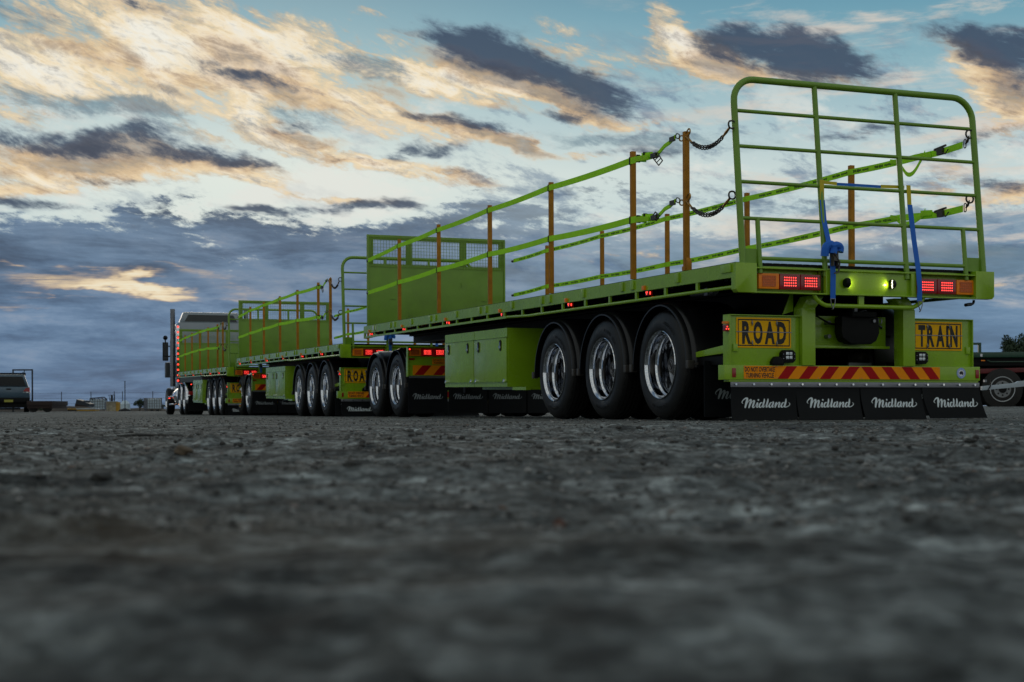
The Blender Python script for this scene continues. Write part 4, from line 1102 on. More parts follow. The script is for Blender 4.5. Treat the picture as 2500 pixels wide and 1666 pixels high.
# ================================================================== prime mover (local y = 0 at the sleeper's back wall)
AMBLIT = mat('amber_lamp_lit', (.5, .15, .03), .3, emit=(1, .35, .12), estr=2.5, var=.05)
def make_truck(name):
    T = bpy.data.objects.new(name, None); C.objects.link(T)
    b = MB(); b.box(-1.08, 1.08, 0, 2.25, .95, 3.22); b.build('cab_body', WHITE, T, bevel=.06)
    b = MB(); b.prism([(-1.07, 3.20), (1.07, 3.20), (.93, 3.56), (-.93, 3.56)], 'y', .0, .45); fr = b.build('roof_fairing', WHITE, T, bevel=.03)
    b = MB(); b.prism([(-.90, 3.24), (.90, 3.24), (.77, 3.47), (-.77, 3.47)], 'y', -.012, .02); b.build('recess_panel', CABD, fr)
    for s_ in (-1, 1):
        b = MB(); b.box(*sorted((s_ * 1.079, s_ * 1.085)), 1.35, 2.1, 1.05, 2.9); dr = b.build('door', WHITE, T, bevel=.004)
        b = MB(); b.box(*sorted((s_ * 1.086, s_ * 1.09)), 1.5, 2.05, 2.1, 2.7); b.build('side_window', GLASS, dr)
    b = MB(); b.prism([(2.26, 2.15), (2.30, 2.15), (2.05, 2.95), (2.01, 2.95)], 'x', -.95, .95); b.build('windscreen', GLASS, T)
    b = MB(); b.prism([(2.25, .9), (4.0, .9), (4.05, 1.55), (3.9, 1.75), (2.25, 2.05)], 'x', -.72, .72); b.build('bonnet', WHITE, T, bevel=.06)
    b = ME()
    for s_ in (-1, 1):
        b.lathe([(s_ * -.02, .56), (s_ * -.02, .60), (s_ * .40, .62), (s_ * .40, .58)], (s_ * -1.18 + (0 if s_ < 0 else 0), 3.20, .49), 24, R(-8), R(150), closed_prof=True) if s_ < 0 else b.lathe([(.02, .56), (.02, .60), (-.40, .62), (-.40, .58)], (1.18, 3.20, .49), 24, R(-8), R(150), closed_prof=True)
    b.build_each('front_guard', WHITE, T)
    b = MB(); b.box(-1.15, 1.15, 4.1, 4.2, .35, .70); b.box(-.8, .8, 4.05, 4.12, .7, 1.5)
    for x in (-.5, .5): b.tube([(x, 4.2, .5), (x, 4.25, 1.3), (x, 4.15, 1.7)], .04, 8)
    b.build('bull_bar', CHROME, T, bevel=.01)
    # light column standing behind the left stack
    for s_ in (-1, 1):
        x = s_ * 1.14
        b = MB(); b.box(x - .055, x + .055, -.10, -.02, 1.10, 3.08); lc = b.build('light_column', CHROME, T, bevel=.01)
        b = ME()
        for k in range(11):
            z = 1.18 + .186 * k
            b.cyl((x, -.103, z), (0, -1, 0), .034, .016, 14)
        b.build_each('marker_lamp', MARK, lc)
        xs_ = s_ * 1.27
        b = MB(); b.tube([(xs_, .35, .98), (xs_, .35, 2.60)], .095, 18); b.tube([(xs_, .35, 2.60), (xs_, .35, 2.63)], [.095, .080], 18); b.tube([(xs_, .35, 2.63), (xs_, .35, 3.68)], .083, 18)
        st = b.build('exhaust_stack', STACK, T)
        b = ME(); b.box(*sorted((xs_, s_ * 1.0)), .30, .40, 3.0, 3.04); b.box(*sorted((xs_, s_ * 1.0)), .30, .40, 1.4, 1.44); b.build_each('bracket', STEEL, st)
    # mirrors
    for s_ in (-1, 1):
        x = s_ * 1.33
        b = MB(); b.box(x - .10, x + .10, 2.3, 2.42, 1.95, 2.62); mi = b.build('mirror', BLACK, T, bevel=.035)
        b = ME(); b.box(x - .08, x + .08, 2.294, 2.300, 1.98, 2.10); b.box(x - .08, x + .08, 2.294, 2.300, 2.13, 2.58); b.build_each('mirror_glass', CABD, mi)
        b = MB(); b.tube([(x, 2.36, 2.62), (x, 2.36, 2.72)], .02, 8); b.tube([(x, 2.30, 2.74), (x, 2.36, 2.78), (x, 2.44, 2.74)], [.05, .085, .05], 12); b.tube([(x, 2.40, 2.1), (s_ * 1.08, 2.3, 2.12)], .025, 8); b.tube([(x, 2.40, 2.5), (s_ * 1.08, 2.3, 2.45)], .018, 8); b.build('mirror_arm', BLACK, mi)
        b = MB(); b.box(s_ * 1.20 - .11, s_ * 1.20 + .11, 2.5, 2.9, 1.35, 1.90); b.build('air_cleaner', CABD, T, bevel=.05)
    for s_ in (-1, 1):
        b = MB(); b.tube([(s_ * .88, .10, .66), (s_ * .88, 1.5, .66)], .33, 28); tk = b.build('fuel_tank', CHROME, T, bevel=.02)
        b = MB(); b.box(*sorted((s_ * 1.22, s_ * .62)), 1.55, 2.35, .34, .40); b.box(*sorted((s_ * 1.24, s_ * .72)), 1.55, 2.35, .62, .66); b.box(*sorted((s_ * 1.16, s_ * .82)), 1.55, 2.35, .90, .95); b.build('cab_step', CHROME, T, bevel=.008)
        b = ME()
        for k in range(6): b.box(s_ * 1.243 - .004, s_ * 1.243 + .004, 1.62 + .10 * k, 1.66 + .10 * k, .575, .605)
        b.build_each('step_lamp', MARK, T)
        b = ME()
        for k in range(4): b.box(s_ * (.78 + .10 * k) - .03, s_ * (.78 + .10 * k) + .03, .085, .095, .345, .375)
        b.build_each('tank_lamp', AMBLIT, T)
    b = MB()
    for x in (-.42, .42): b.box(x - .04, x + .04, -3.7, 4.0, .62, .90)
    b.build('chassis_frame', BLACK, T)
    b = MB(); b.cyl((0, -2.1, 1.0), (0, 0, 1), .5, .1, 32); b.box(-.5, .5, -2.6, -1.6, .9, 1.0); b.build('turntable', BLACK, T)
    for y in (-2.80, -1.45):
        for s_ in (-1, 1):
            make_wheel(s_, y, T)
            g = MB(); s2 = -s_
            g.lathe([(s2 * 0, .55), (s2 * 0, .565), (s2 * .02, .575), (s2 * .56, .575), (s2 * .58, .56)], (0, 0, 0), 36, R(-12), R(192))
            o = g.build('mudguard', CHROME, T); o.location = (s_ * 1.235, y, .492)
    for s_ in (-1, 1):
        w_ = make_wheel(s_, 3.20, T)
        for ch in [c for c in w_.children if c.name.startswith('tyre')][1:]: bpy.data.objects.remove(ch)
    b = MB(); b.box(-1.2, 1.2, -3.72, -3.70, .12, .62); fl = b.build('mudflap', RUB, T)
    b = MB(); b.box(-1.2, -.6, -3.74, -3.722, .64, .76); hb = b.build('tail_lamp', REDL, T, bevel=.004)
    b = MB(); b.cyl((-1.1, -3.745, .98), (0, 1, 0), .02, .01, 12); b.build('marker_lamp', MARK, T)
    b = MB(); b.box(-1.12, -1.08, -3.735, -3.72, .62, .95); b.build('lamp_stalk', BLACK, T)
    return T

# ================================================================== ground
def vnoise(x, y, seed):
    xi = np.floor(x).astype(np.int64); yi = np.floor(y).astype(np.int64); xf = x - xi; yf = y - yi
    def h(a, b):
        n = (a * 374761393 + b * 668265263 + seed * 974711) & 0x7fffffff
        n = ((n ^ (n >> 13)) * 1274126177) & 0x7fffffff
        return ((n ^ (n >> 16)) & 0xffff) / 65535.0
    u = xf * xf * (3 - 2 * xf); v = yf * yf * (3 - 2 * yf)
    return (h(xi, yi) * (1 - u) + h(xi + 1, yi) * u) * (1 - v) + (h(xi, yi + 1) * (1 - u) + h(xi + 1, yi + 1) * u) * v - 0.5
def sstep(a, b, x):
    t = np.clip((x - a) / (b - a), 0, 1); return t * t * (3 - 2 * t)
RIDGES = [(-.38, 2.25, .42, .07, .016), (.30, 1.06, .22, .035, .0065), (-1.4, 3.4, .6, .09, .014), (1.3, 3.0, .5, .08, .013), (.75, 1.75, .26, .05, .009), (1.9, 4.6, .8, .1, .014), (-.6, 5.2, .9, .12, .013), (.17, .70, .08, .02, .003)]
def ground_z(x, y):
    x = np.asarray(x, float); y = np.asarray(y, float); r = np.hypot(x, y)
    m = .14 * sstep(54, 95, y) + .10 * sstep(-12, -22, x) * sstep(40, 60, y)
    m = np.minimum(m, .15) + .13 * sstep(5.2, 10.5, x) * sstep(13, 28, y)
    near = 1 - sstep(7.0, 11.0, r)              # flat under the vehicles
    z = .020 * vnoise(x * 1.1, y * 1.1, 1) * near + .012 * vnoise(x * 3.1, y * 3.1, 2) * near * (1 - .7 * sstep(3, 8, r))
    z += .009 * vnoise(x * 9, y * 9, 3) * (1 - .75 * sstep(4, 12, r)) + .0055 * vnoise(x * 27, y * 27, 4) * (1 - sstep(2, 9, r))
    z += .003 * vnoise(x * 80, y * 80, 5) * (1 - sstep(1, 3, r))
    c = vnoise(x * 5.5 + 40, y * 5.5, 6); z += .020 * sstep(.30, .46, c) * near * sstep(1.6, 3.2, r)          # clods
    z += .013 * sstep(.16, .42, vnoise(x * 1.9 + 7, y * 7.5, 8)) * near      # scraped ridges lying across the yard
    z += .011 * sstep(.12, .38, vnoise(x * 4.3 + 3, y * 15.0, 13)) * near * sstep(.5, 1.5, r) + .0045 * sstep(.1, .4, vnoise(x * 11, y * 34.0, 14)) * (1 - sstep(2, 6, r))
    for (rx_, ry_, lx, ly, hh) in RIDGES: z += hh * np.exp(-((x - rx_) / lx) ** 4 - ((y - ry_) / ly) ** 2) * (.75 + .9 * vnoise(x * 14, y * 14, 12))
    z -= .010 * near
    # the lens sits over a hollow
    z -= .012 * (1 - sstep(.25, .8, r))
    return m + z
na = 420
ang = np.concatenate([np.radians(np.linspace(-180, -27, 30, endpoint=False)), np.radians(np.linspace(-27, 27, na)), np.radians(np.linspace(27, 180, 30)[1:-1])])
rad = np.concatenate([[0.02], .12 * (1500 / .12) ** (np.arange(560) / 559.0)])
A, RR = np.meshgrid(ang, rad)
gx = RR * np.sin(A); gy = RR * np.cos(A); gz = ground_z(gx, gy)
gz = np.where(RR > 500, .14, gz)
nA_, nR_ = len(ang), len(rad)
verts = np.stack([gx.ravel(), gy.ravel(), gz.ravel()], 1)
ii = np.arange(nR_ - 1)[:, None] * nA_; jj = np.arange(nA_)[None, :]; j2 = (jj + 1) % nA_
faces = np.stack([(ii + jj).ravel(), (ii + j2).ravel(), (ii + nA_ + j2).ravel(), (ii + nA_ + jj).ravel()], 1)
me = bpy.data.meshes.new('ground')
me.vertices.add(len(verts)); me.vertices.foreach_set('co', verts.ravel())
me.loops.add(faces.size); me.loops.foreach_set('vertex_index', faces.ravel().astype(np.int32))
me.polygons.add(len(faces)); me.polygons.foreach_set('loop_start', np.arange(len(faces), dtype=np.int32) * 4)
me.update(); me.polygons.foreach_set('use_smooth', [True] * len(faces)); me.validate()
ground = bpy.data.objects.new('ground', me); C.objects.link(ground); ground['kind'] = 'structure'
gm = bpy.data.materials.new('packed_gravel'); gm.use_nodes = True; t = gm.node_tree; b = t.nodes['Principled BSDF']
N = t.nodes.new; K = t.links.new
tcn = N('ShaderNodeTexCoord')
def gn(scale, det, rough, off=0.0, stretch=None):
    n = N('ShaderNodeTexNoise'); n.inputs['Scale'].default_value = scale; n.inputs['Detail'].default_value = det; n.inputs['Roughness'].default_value = rough
    mp = N('ShaderNodeMapping'); mp.inputs['Location'].default_value = (off, off * 2, 0); K(tcn.outputs['Object'], mp.inputs[0]); K(mp.outputs[0], n.inputs['Vector']); return n.outputs['Fac']
def mrn(v, a, b_, c_, d_):
    n = N('ShaderNodeMapRange'); K(v, n.inputs[0]); n.inputs[1].default_value = a; n.inputs[2].default_value = b_; n.inputs[3].default_value = c_; n.inputs[4].default_value = d_; return n.outputs[0]
big = gn(.9, 6, .6); med = gn(9, 9, .78, 3.0); fine = gn(70, 6, .75, 5.0); br = gn(1.7, 5, .6, 9.0)
cr = N('ShaderNodeValToRGB'); K(med, cr.inputs[0]); cr.color_ramp.elements[0].position = .34; cr.color_ramp.elements[0].color = (.026, .028, .028, 1)
cr.color_ramp.elements[1].position = .64; cr.color_ramp.elements[1].color = (.235, .255, .25, 1)
e = cr.color_ramp.elements.new(.47); e.color = (.088, .095, .093, 1)
vor = N('ShaderNodeTexVoronoi'); vor.inputs['Scale'].default_value = 55; K(tcn.outputs['Object'], vor.inputs['Vector'])
vs_ = N('ShaderNodeSeparateColor'); K(vor.outputs['Color'], vs_.inputs[0])
peb = mrn(vs_.outputs[0], 0, 1, .55, 1.5)
sc = N('ShaderNodeVectorMath'); sc.operation = 'SCALE'; K(cr.outputs[0], sc.inputs[0]); K(peb, sc.inputs['Scale'])
sc2 = N('ShaderNodeVectorMath'); sc2.operation = 'SCALE'; K(sc.outputs[0], sc2.inputs[0]); pm = N('ShaderNodeMath'); pm.operation = 'MULTIPLY'; K(mrn(big, .36, .64, .50, 1.55), pm.inputs[0]); K(mrn(gn(30, 4, .6, 2.0), .38, .62, .45, 1.35), pm.inputs[1]); 
sn = N('ShaderNodeTexNoise'); sn.inputs['Scale'].default_value = 2.2; sn.inputs['Detail'].default_value = 7; sn.inputs['Roughness'].default_value = .62
sp_ = N('ShaderNodeMapping'); sp_.inputs['Scale'].default_value = (.55, 2.6, 1); K(tcn.outputs['Object'], sp_.inputs[0]); K(sp_.outputs[0], sn.inputs['Vector'])
pm2 = N('ShaderNodeMath'); pm2.operation = 'MULTIPLY'; K(pm.outputs[0], pm2.inputs[0]); K(mrn(sn.outputs['Fac'], .38, .62, .48, 1.62), pm2.inputs[1]); K(pm2.outputs[0], sc2.inputs['Scale'])
mx = N('ShaderNodeMix'); mx.data_type = 'RGBA'; K(mrn(br, .52, .70, 0, .45), mx.inputs[0]); K(sc2.outputs[0], mx.inputs[6]); mx.inputs[7].default_value = (.12, .092, .062, 1)
K(mx.outputs[2], b.inputs['Base Color']); b.inputs['Roughness'].default_value = .88; b.inputs['Specular IOR Level'].default_value = .25
hsum = N('ShaderNodeMath'); hsum.operation = 'ADD'; K(fine, hsum.inputs[0]); K(vor.outputs['Distance'], hsum.inputs[1])
bp = N('ShaderNodeBump'); bp.inputs['Strength'].default_value = .7; bp.inputs['Distance'].default_value = .012; K(hsum.outputs[0], bp.inputs['Height']); K(bp.outputs[0], b.inputs['Normal'])
ground.data.materials.append(gm)

# loose stones and grit over the packed surface (nobody could count them)
ico = bmesh.new(); bmesh.ops.create_icosphere(ico, subdivisions=1, radius=1.0)
iv = np.array([v.co[:] for v in ico.verts]); ifc = np.array([[v.index for v in f.verts] for f in ico.faces]); ico.free()
def stones(name, n, r0, r1, s0, s1, m_, seed, hw=24):
    g = np.random.default_rng(seed)
    r = np.exp(g.uniform(math.log(r0), math.log(r1), n)); a = np.radians(g.uniform(-hw, hw, n)); x = r * np.sin(a); y = r * np.cos(a)
    s = s0 * (s1 / s0) ** (g.random(n) ** 2.6) * (.35 + .65 * sstep(1.0, 5.0, r))
    k = len(iv); V = iv[None] * g.uniform(.65, 1.25, (n, k, 1))
    sc_ = np.stack([s * g.uniform(.7, 1.3, n), s * g.uniform(.7, 1.3, n), s * g.uniform(.45, .8, n)], 1)
    V = V * sc_[:, None]; th = g.uniform(0, 6.28, n); c_, s_ = np.cos(th)[:, None], np.sin(th)[:, None]
    X = V[..., 0] * c_ - V[..., 1] * s_; Y = V[..., 0] * s_ + V[..., 1] * c_
    V = np.stack([X + x[:, None], Y + y[:, None], V[..., 2] + (ground_z(x, y) + sc_[:, 2] * .15)[:, None]], -1).reshape(-1, 3)
    F = (ifc[None] + (np.arange(n) * k)[:, None, None]).reshape(-1, 3)
    me = bpy.data.meshes.new(name); me.vertices.add(len(V)); me.vertices.foreach_set('co', V.ravel())
    me.loops.add(F.size); me.loops.foreach_set('vertex_index', F.ravel().astype(np.int32)); me.polygons.add(len(F)); me.polygons.foreach_set('loop_start', np.arange(len(F), dtype=np.int32) * 3)
    me.update(); me.validate(); me.materials.append(m_)
    o = bpy.data.objects.new(name, me); C.objects.link(o); return o
sm = bpy.data.materials.new('stone_grit'); sm.use_nodes = True; t = sm.node_tree; b = t.nodes['Principled BSDF']; N = t.nodes.new; K = t.links.new
gi = N('ShaderNodeNewGeometry'); cr = N('ShaderNodeValToRGB'); K(gi.outputs['Random Per Island'], cr.inputs[0])
for i, (p, c_) in enumerate([(0, (.03, .028, .026)), (.3, (.07, .068, .064)), (.62, (.11, .11, .105)), (.86, (.17, .165, .155)), (.97, (.34, .34, .33)), (1, (.10, .05, .03))]):
    e = cr.color_ramp.elements[i] if i < 2 else cr.color_ramp.elements.new(p); e.position = p; e.color = (*c_, 1)
K(cr.outputs[0], b.inputs['Base Color']); b.inputs['Roughness'].default_value = .8
gr = stones('gravel', 42000, 1.2, 34, .0020, .015, sm, 3); tag(gr, 'loose grey grit and small stones scattered over the packed yard surface', 'gravel', kind='stuff')

def at(px, py, Y):
    """world point seen at a photo pixel, at depth Y"""
    u, v = px - 1250, py - 833; u0 = (u - ROLL * v) / (1 + ROLL * ROLL); v0 = v + ROLL * u0
    return Vector((u0 * Y / F_PX, Y, CAM_H - (v0 - (Y_HOR - 833)) * Y / F_PX))
def gpt(px, Y):
    p = at(px, 1000, Y); return Vector((p.x, Y, float(ground_z(p.x, Y))))

# ================================================================== place the road train
POSE = [(1.7725897, 10.9659475, 0.35420857), (-2.93564949, 23.70823457, 0.3416852), (-7.34626127, 35.71524373, 0.33896367)]
def loc(p, t_=0.0, w_=1.25): return (p[0] - math.sin(p[2]) * t_ + math.cos(p[2]) * w_, p[1] + math.cos(p[2]) * t_ + math.sin(p[2]) * w_, 0)
T3 = make_trailer('flatbed_trailer')
def put(o, p, t_, label, cat, group, dz=0.0):
    l = loc(p, t_); o.location = (l[0], l[1], dz); o.rotation_euler = (0, 0, p[2]); o['label'] = label; o['category'] = cat
    if group: o['group'] = group
T2 = copy_tree(T3); T1 = copy_tree(T3)
put(T3, POSE[0], 0, 'rearmost and nearest lime green flatbed trailer, its whole back with ROAD TRAIN signs in view', 'trailer', 'green flatbed trailers of the road train')
put(T2, POSE[1], 0, 'middle lime green flatbed trailer, between the nearest trailer and the one behind the truck cab', 'trailer', 'green flatbed trailers of the road train', -.012)
put(T1, POSE[2], 0, 'foremost and farthest lime green flatbed trailer, directly behind the white truck', 'trailer', 'green flatbed trailers of the road train', -.01)
D2 = make_dolly('dolly'); D1 = copy_tree(D2)
put(D2, (-1.79154473, 21.12667366, 0.35619141), 0, 'green two axle dolly carrying the front of the nearest flatbed trailer', 'trailer dolly', 'two axle dollies between the trailers')
put(D1, (-6.61104971, 34.62189163, 0.35241045), 0, 'green two axle dolly carrying the front of the middle flatbed trailer', 'trailer dolly', 'two axle dollies between the trailers')
TR = make_truck('prime_mover')
put(TR, POSE[2], 13.0, 'silver white prime mover with high sleeper cab, upright exhausts and a column of red lamps', 'truck', None)

# blue ratchet strap tying the gate, one on each trailer
def make_tie():
    SHEAR[0] = 0.0
    T = bpy.data.objects.new('tie_down_strap', None); C.objects.link(T)
    def seg(b, pts, wid, ax):
        vs = []; fs = []
        for p in pts:
            p = Vector(p); a = Vector(ax)
            vs += [p - a * wid / 2, p + a * wid / 2, p + a * wid / 2 + Vector((0, .004, 0.002)), p - a * wid / 2 + Vector((0, .004, 0.002))]
        for i in range(len(pts) - 1):
            for j in range(4): fs.append((i * 4 + j, i * 4 + (j + 1) % 4, i * 4 + 4 + (j + 1) % 4, i * 4 + 4 + j))
        fs += [(3, 2, 1, 0), tuple(len(pts) * 4 - 4 + j for j in (0, 1, 2, 3))]; b.add(vs, fs)
    b = MB()
    seg(b, [(wx(.846), .070, 1.80), (wx(.852), .05, 1.62), (wx(.868), .0, 1.42)], .046, (1, 0, 0))
    seg(b, [(wx(.872), -.03, 1.32), (wx(.878), -.035, 1.18), (wx(.884), -.02, .985)], .048, (1, 0, 0))
    seg(b, [(wx(1.695), .065, 1.80), (wx(1.71), .03, 1.5), (wx(1.722), -.01, 1.25), (wx(1.728), -.02, 1.10), (wx(1.732), -.01, .985)], .048, (1, 0, 0))
    seg(b, [(wx(1.02), .125, 1.948), (wx(1.45), .125, 1.948)], .022, (0, 0, 1))
    for k in range(10):
        a = k / 9 * 5.4; r = .036
    b.tube(catmull([(wx(.80), -.03, 1.33), (wx(.805), -.04, 1.40), (wx(.84), -.045, 1.425), (wx(.87), -.05, 1.40), (wx(.865), -.05, 1.35)], 4), .034, 8)
    b.tube(catmull([(wx(.86), -.055, 1.41), (wx(.90), -.06, 1.42), (wx(.935), -.05, 1.40), (wx(.93), -.05, 1.365)], 4), .030, 8)
    b.build('webbing', BLUE, T)
    b = ME()
    seg(b, [(wx(.846), .075, 1.965), (wx(.846), .073, 1.80)], .040, (1, 0, 0)); seg(b, [(wx(1.690), .075, 1.965), (wx(1.694), .068, 1.80)], .040, (1, 0, 0))
    seg(b, [(wx(.86), .118, 1.955), (wx(1.02), .122, 1.950)], .026, (0, 0, 1)); seg(b, [(wx(1.45), .122, 1.95), (wx(1.68), .118, 1.955)], .026, (0, 0, 1))
    b.build_each('wear_sleeve', YSLV, T)
    b = MB()
    b.box(wx(.855), wx(.865), -.07, -.02, 1.25, 1.37); b.box(wx(.895), wx(.905), -.07, -.02, 1.25, 1.37); b.cyl((wx(.85), -.045, 1.34), (1, 0, 0), .018, .06, 12); b.tube([(wx(.86), -.075, 1.36), (wx(.91), -.08, 1.28), (wx(.905), -.07, 1.20), (wx(.87), -.06, 1.19)], .007, 6)
    b.box(wx(.858), wx(.902), -.078, -.068, 1.29, 1.325)
    b.build('ratchet', DKSTEEL, T)
    b = MB()
    for x in (.884, 1.732):
        for s_ in (-1, 1): b.tube([(wx(x + s_ * .022), -.02, .985), (wx(x + s_ * .018), -.02, .95), (wx(x), -.02, .905), (wx(x), -.005, .90)], .004, 6)
        b.tube([(wx(x - .024), -.02, .987), (wx(x + .024), -.02, .987)], .004, 6)
    b.build('hook', STEEL, T)
    return T
TS = make_tie(); TS2 = copy_tree(TS); TS3 = copy_tree(TS)
g_ = 'blue straps tying the rear gates'
put(TS, POSE[0], 0, 'blue ratchet strap with yellow sleeves tied over the nearest trailer\'s rear gate', 'strap', g_)
put(TS2, POSE[1], 0, 'blue ratchet strap tied over the middle trailer\'s rear gate, mostly hidden', 'strap', g_, -.012)
put(TS3, POSE[2], 0, 'blue ratchet strap tied over the farthest trailer\'s rear gate, mostly hidden', 'strap', g_, -.01)

# small lamps that throw light on the rear panel of the nearest trailer
for x, sg in ((wx(1.035), 1), (wx(1.465), -1)):
    pl = bpy.data.lights.new('plate_light', 'SPOT'); pl.energy = .30; pl.color = (1, .86, .42); pl.spot_size = R(150); pl.spot_blend = .8; pl.shadow_soft_size = .004
    o = bpy.data.objects.new('plate_light', pl); C.objects.link(o); o.parent = T3; o.location = (x + .020 * sg, -.002, 1.122)
    o.rotation_euler = Vector((-sg * .8, -.6, 0)).to_track_quat('Z', 'Y').to_euler()

# ================================================================== yard on the left
def Z(x, y): return float(ground_z(x, y))
DKB = mat('dark_blue_steel', (.012, .018, .030), .5, var=.2)
UTE = mat('metallic_blue_grey_paint', (.055, .10, .145), .28, metal=.3, coat=.6, var=.05)
RUST = mat('rusty_brown_steel', (.022, .010, .008), .75, var=.4, vscale=5)
IBC = mat('milky_plastic_tank', (.50, .62, .70), .45, var=.12)
YPL = mat('weathered_yellow_paint', (.42, .24, .03), .6, var=.25)
DRUM = mat('dented_tin', (.30, .27, .20), .4, metal=.6, var=.5, vscale=2.5)
GRN2 = mat('dark_green_paint', (.008, .055, .028), .4, coat=.2, var=.15)
REDB = mat('dark_red_paint', (.12, .008, .010), .45, var=.2)
SILV = mat('light_grey_drawbar_paint', (.42, .48, .54), .4, var=.1)
SIDEW = mat('white_wheel_paint', (.20, .21, .22), .5, var=.2)
RINGM = mat('bright_wheel_ring', (.55, .58, .60), .35, metal=.4, var=.1)
PLATE = mat('number_plate_yellow', (.35, .34, .05), .5, var=.1)
BUSH = mat('dark_leaves', (.020, .042, .016), .7, var=.4, vscale=6)
BARK = mat('bark', (.05, .04, .03), .9, var=.3)
EARTH = mat('red_brown_earth', (.040, .030, .022), .95, var=.35, vscale=4, bump=.5, bscale=9)

# utility vehicle seen from behind
Y0 = 63.0; p = gpt(22, Y0)
U = thing('ute', 'blue grey ute seen from behind, with a roof rack and a yellow number plate', 'ute', p, R(19.5))
b = MB(); b.box(-.90, .90, 0, 1.5, .62, 1.16); b.prism([(-.90, .62), (.90, .62), (.92, .90), (.90, 1.16), (-.90, 1.16), (-.92, .90)], 'y', -.02, 4.9); b.build('body', UTE, U, bevel=.04)
b = MB(); b.prism([(-.86, 1.16), (.86, 1.16), (.68, 1.72), (-.68, 1.72)], 'y', .02, 3.2); b.build('canopy', UTE, U, bevel=.05)
b = MB(); b.prism([(-.74, 1.20), (.74, 1.20), (.60, 1.62), (-.60, 1.62)], 'y', -.005, .03); b.build('rear_window', GLASS, U)
b = MB(); b.box(-.76, .76, -.045, -.019, .70, 1.13); tg = b.build('tailgate', UTE, U, bevel=.02)
b = MB(); b.box(-.10, .10, -.055, -.044, 1.02, 1.08); b.build('handle', BLACK, tg)
b = MB(); b.tube([(-.05, -.05, .94), (0, -.052, .91), (.05, -.05, .94), (0, -.052, .955)], .008, 6, closed=True); b.build('emblem', CHROME, tg)
for s_ in (-1, 1):
    b = MB(); b.prism([(s_ * .62, .96), (s_ * .91, .92), (s_ * .91, 1.12), (s_ * .74, 1.10)], 'y', -.05, .0); b.build('tail_lamp', REFR, U)
    b = MB(); b.prism([(s_ * .60, .88), (s_ * .88, .89), (s_ * .90, .92), (s_ * .62, .945)], 'y', -.045, .0); b.build('reversing_lamp', WLENS, U)
    for y in (.9, 3.9):
        b = MB(); b.cyl((s_ * .66, y, .36), (s_, 0, 0), .36, .22, 24); b.build('wheel', TYRE, U)
b = MB(); b.box(-.80, .80, .05, 4.7, .22, .62); b.box(-.5, .5, -.1, .3, .12, .20); b.build('underbody_shade', BLACK, U)  # black underbody block, also filling in the shade beneath the ute
b = MB(); b.box(-.90, .90, -.12, .0, .44, .66); b.build('bumper', BLACK, U, bevel=.03)
b = MB(); b.box(-.19, .19, -.135, -.121, .46, .57); b.build('number_plate', PLATE, U)
b = MB(); b.box(-.74, .74, .3, .36, 1.76, 1.80); b.box(-.74, .74, 1.8, 1.86, 1.76, 1.80)
for x in (-.62, .62): b.box(x - .02, x + .02, .2, 2.2, 1.80, 1.84); b.box(x - .02, x + .02, .3, .34, 1.68, 1.76)
b.build('roof_rack', BLACK, U)

# steel goal-post frame with a hook
Y1 = 68.0; p0 = gpt(33, Y1); p1 = gpt(81, Y1); W_ = p1.x - p0.x; H_ = 2.02
FR = thing('lifting_frame', 'dark steel goal post frame with a hanging hook, standing behind the ute', 'steel frame', p0)
b = MB(); b.box(-.03, .03, -.03, .03, 0, H_); b.box(W_ - .05, W_ + .01, -.03, .03, 0, H_); b.build('post', DKB, FR)
b = MB(); b.box(-.03, W_ + .01, -.03, .03, H_ + .001, H_ + .07); b.tube([(W_ - .04, 0, .60), (W_ - .30, 0, .42)], .02, 6); b.build('crossbeam', DKB, FR)
b = MB(); b.tube([(.55, 0, H_), (.55, 0, H_ - .12)], .02, 6); b.tube([(.55, 0, H_ - .12), (.56, 0, H_ - .20), (.55, 0, H_ - .26)], [.03, .07, .03], 10); b.build('hook_block', DKB, FR)

# low dark trailer beside the ute
Y2 = 62.0; p0 = gpt(66, Y2); p1 = gpt(128, Y2); W_ = p1.x - p0.x
LT = thing('box_trailer', 'low dark rusty box trailer parked beside the ute', 'trailer', p0)
b = MB(); b.box(0, W_, 0, 2.2, .30, .50); b.box(0, W_ * .98, .05, 2.1, .17, .30); b.build('tray', RUST, LT, bevel=.01)
b = ME()
for x in (.15, W_ - .35): b.cyl((x, .5, .20), (0, -1, 0), .20, .18, 18)
b.build_each('wheel', TYRE, LT)

# earth mound
b = MB(); Y3 = 82; n = 26; rows = 7; vs = []; fs = []
xa, xb = gpt(110, Y3).x, gpt(262, Y3).x
for j in range(rows + 1):
    for i in range(n + 1):
        u = i / n; v = j / rows; x = xa + (xb - xa) * u; y = Y3 - 2.2 + 4.4 * v
        h = .46 * math.sin(math.pi * min(1, u * 1.02)) ** .8 * math.sin(math.pi * v) * (1.0 - .45 * u) + .07 * float(vnoise(np.array(x * 1.7), np.array(y * 1.7), 9)) * math.sin(math.pi * v)
        vs.append((x, y, Z(x, y) - .02 + max(0, h)))
for j in range(rows):
    for i in range(n): a = j * (n + 1) + i; fs.append((a, a + 1, a + n + 2, a + n + 1))
b.add(vs, fs); md = b.build('dirt_mound', EARTH); tag(md, 'low mound of red brown earth behind the dark trailer', 'dirt mound')

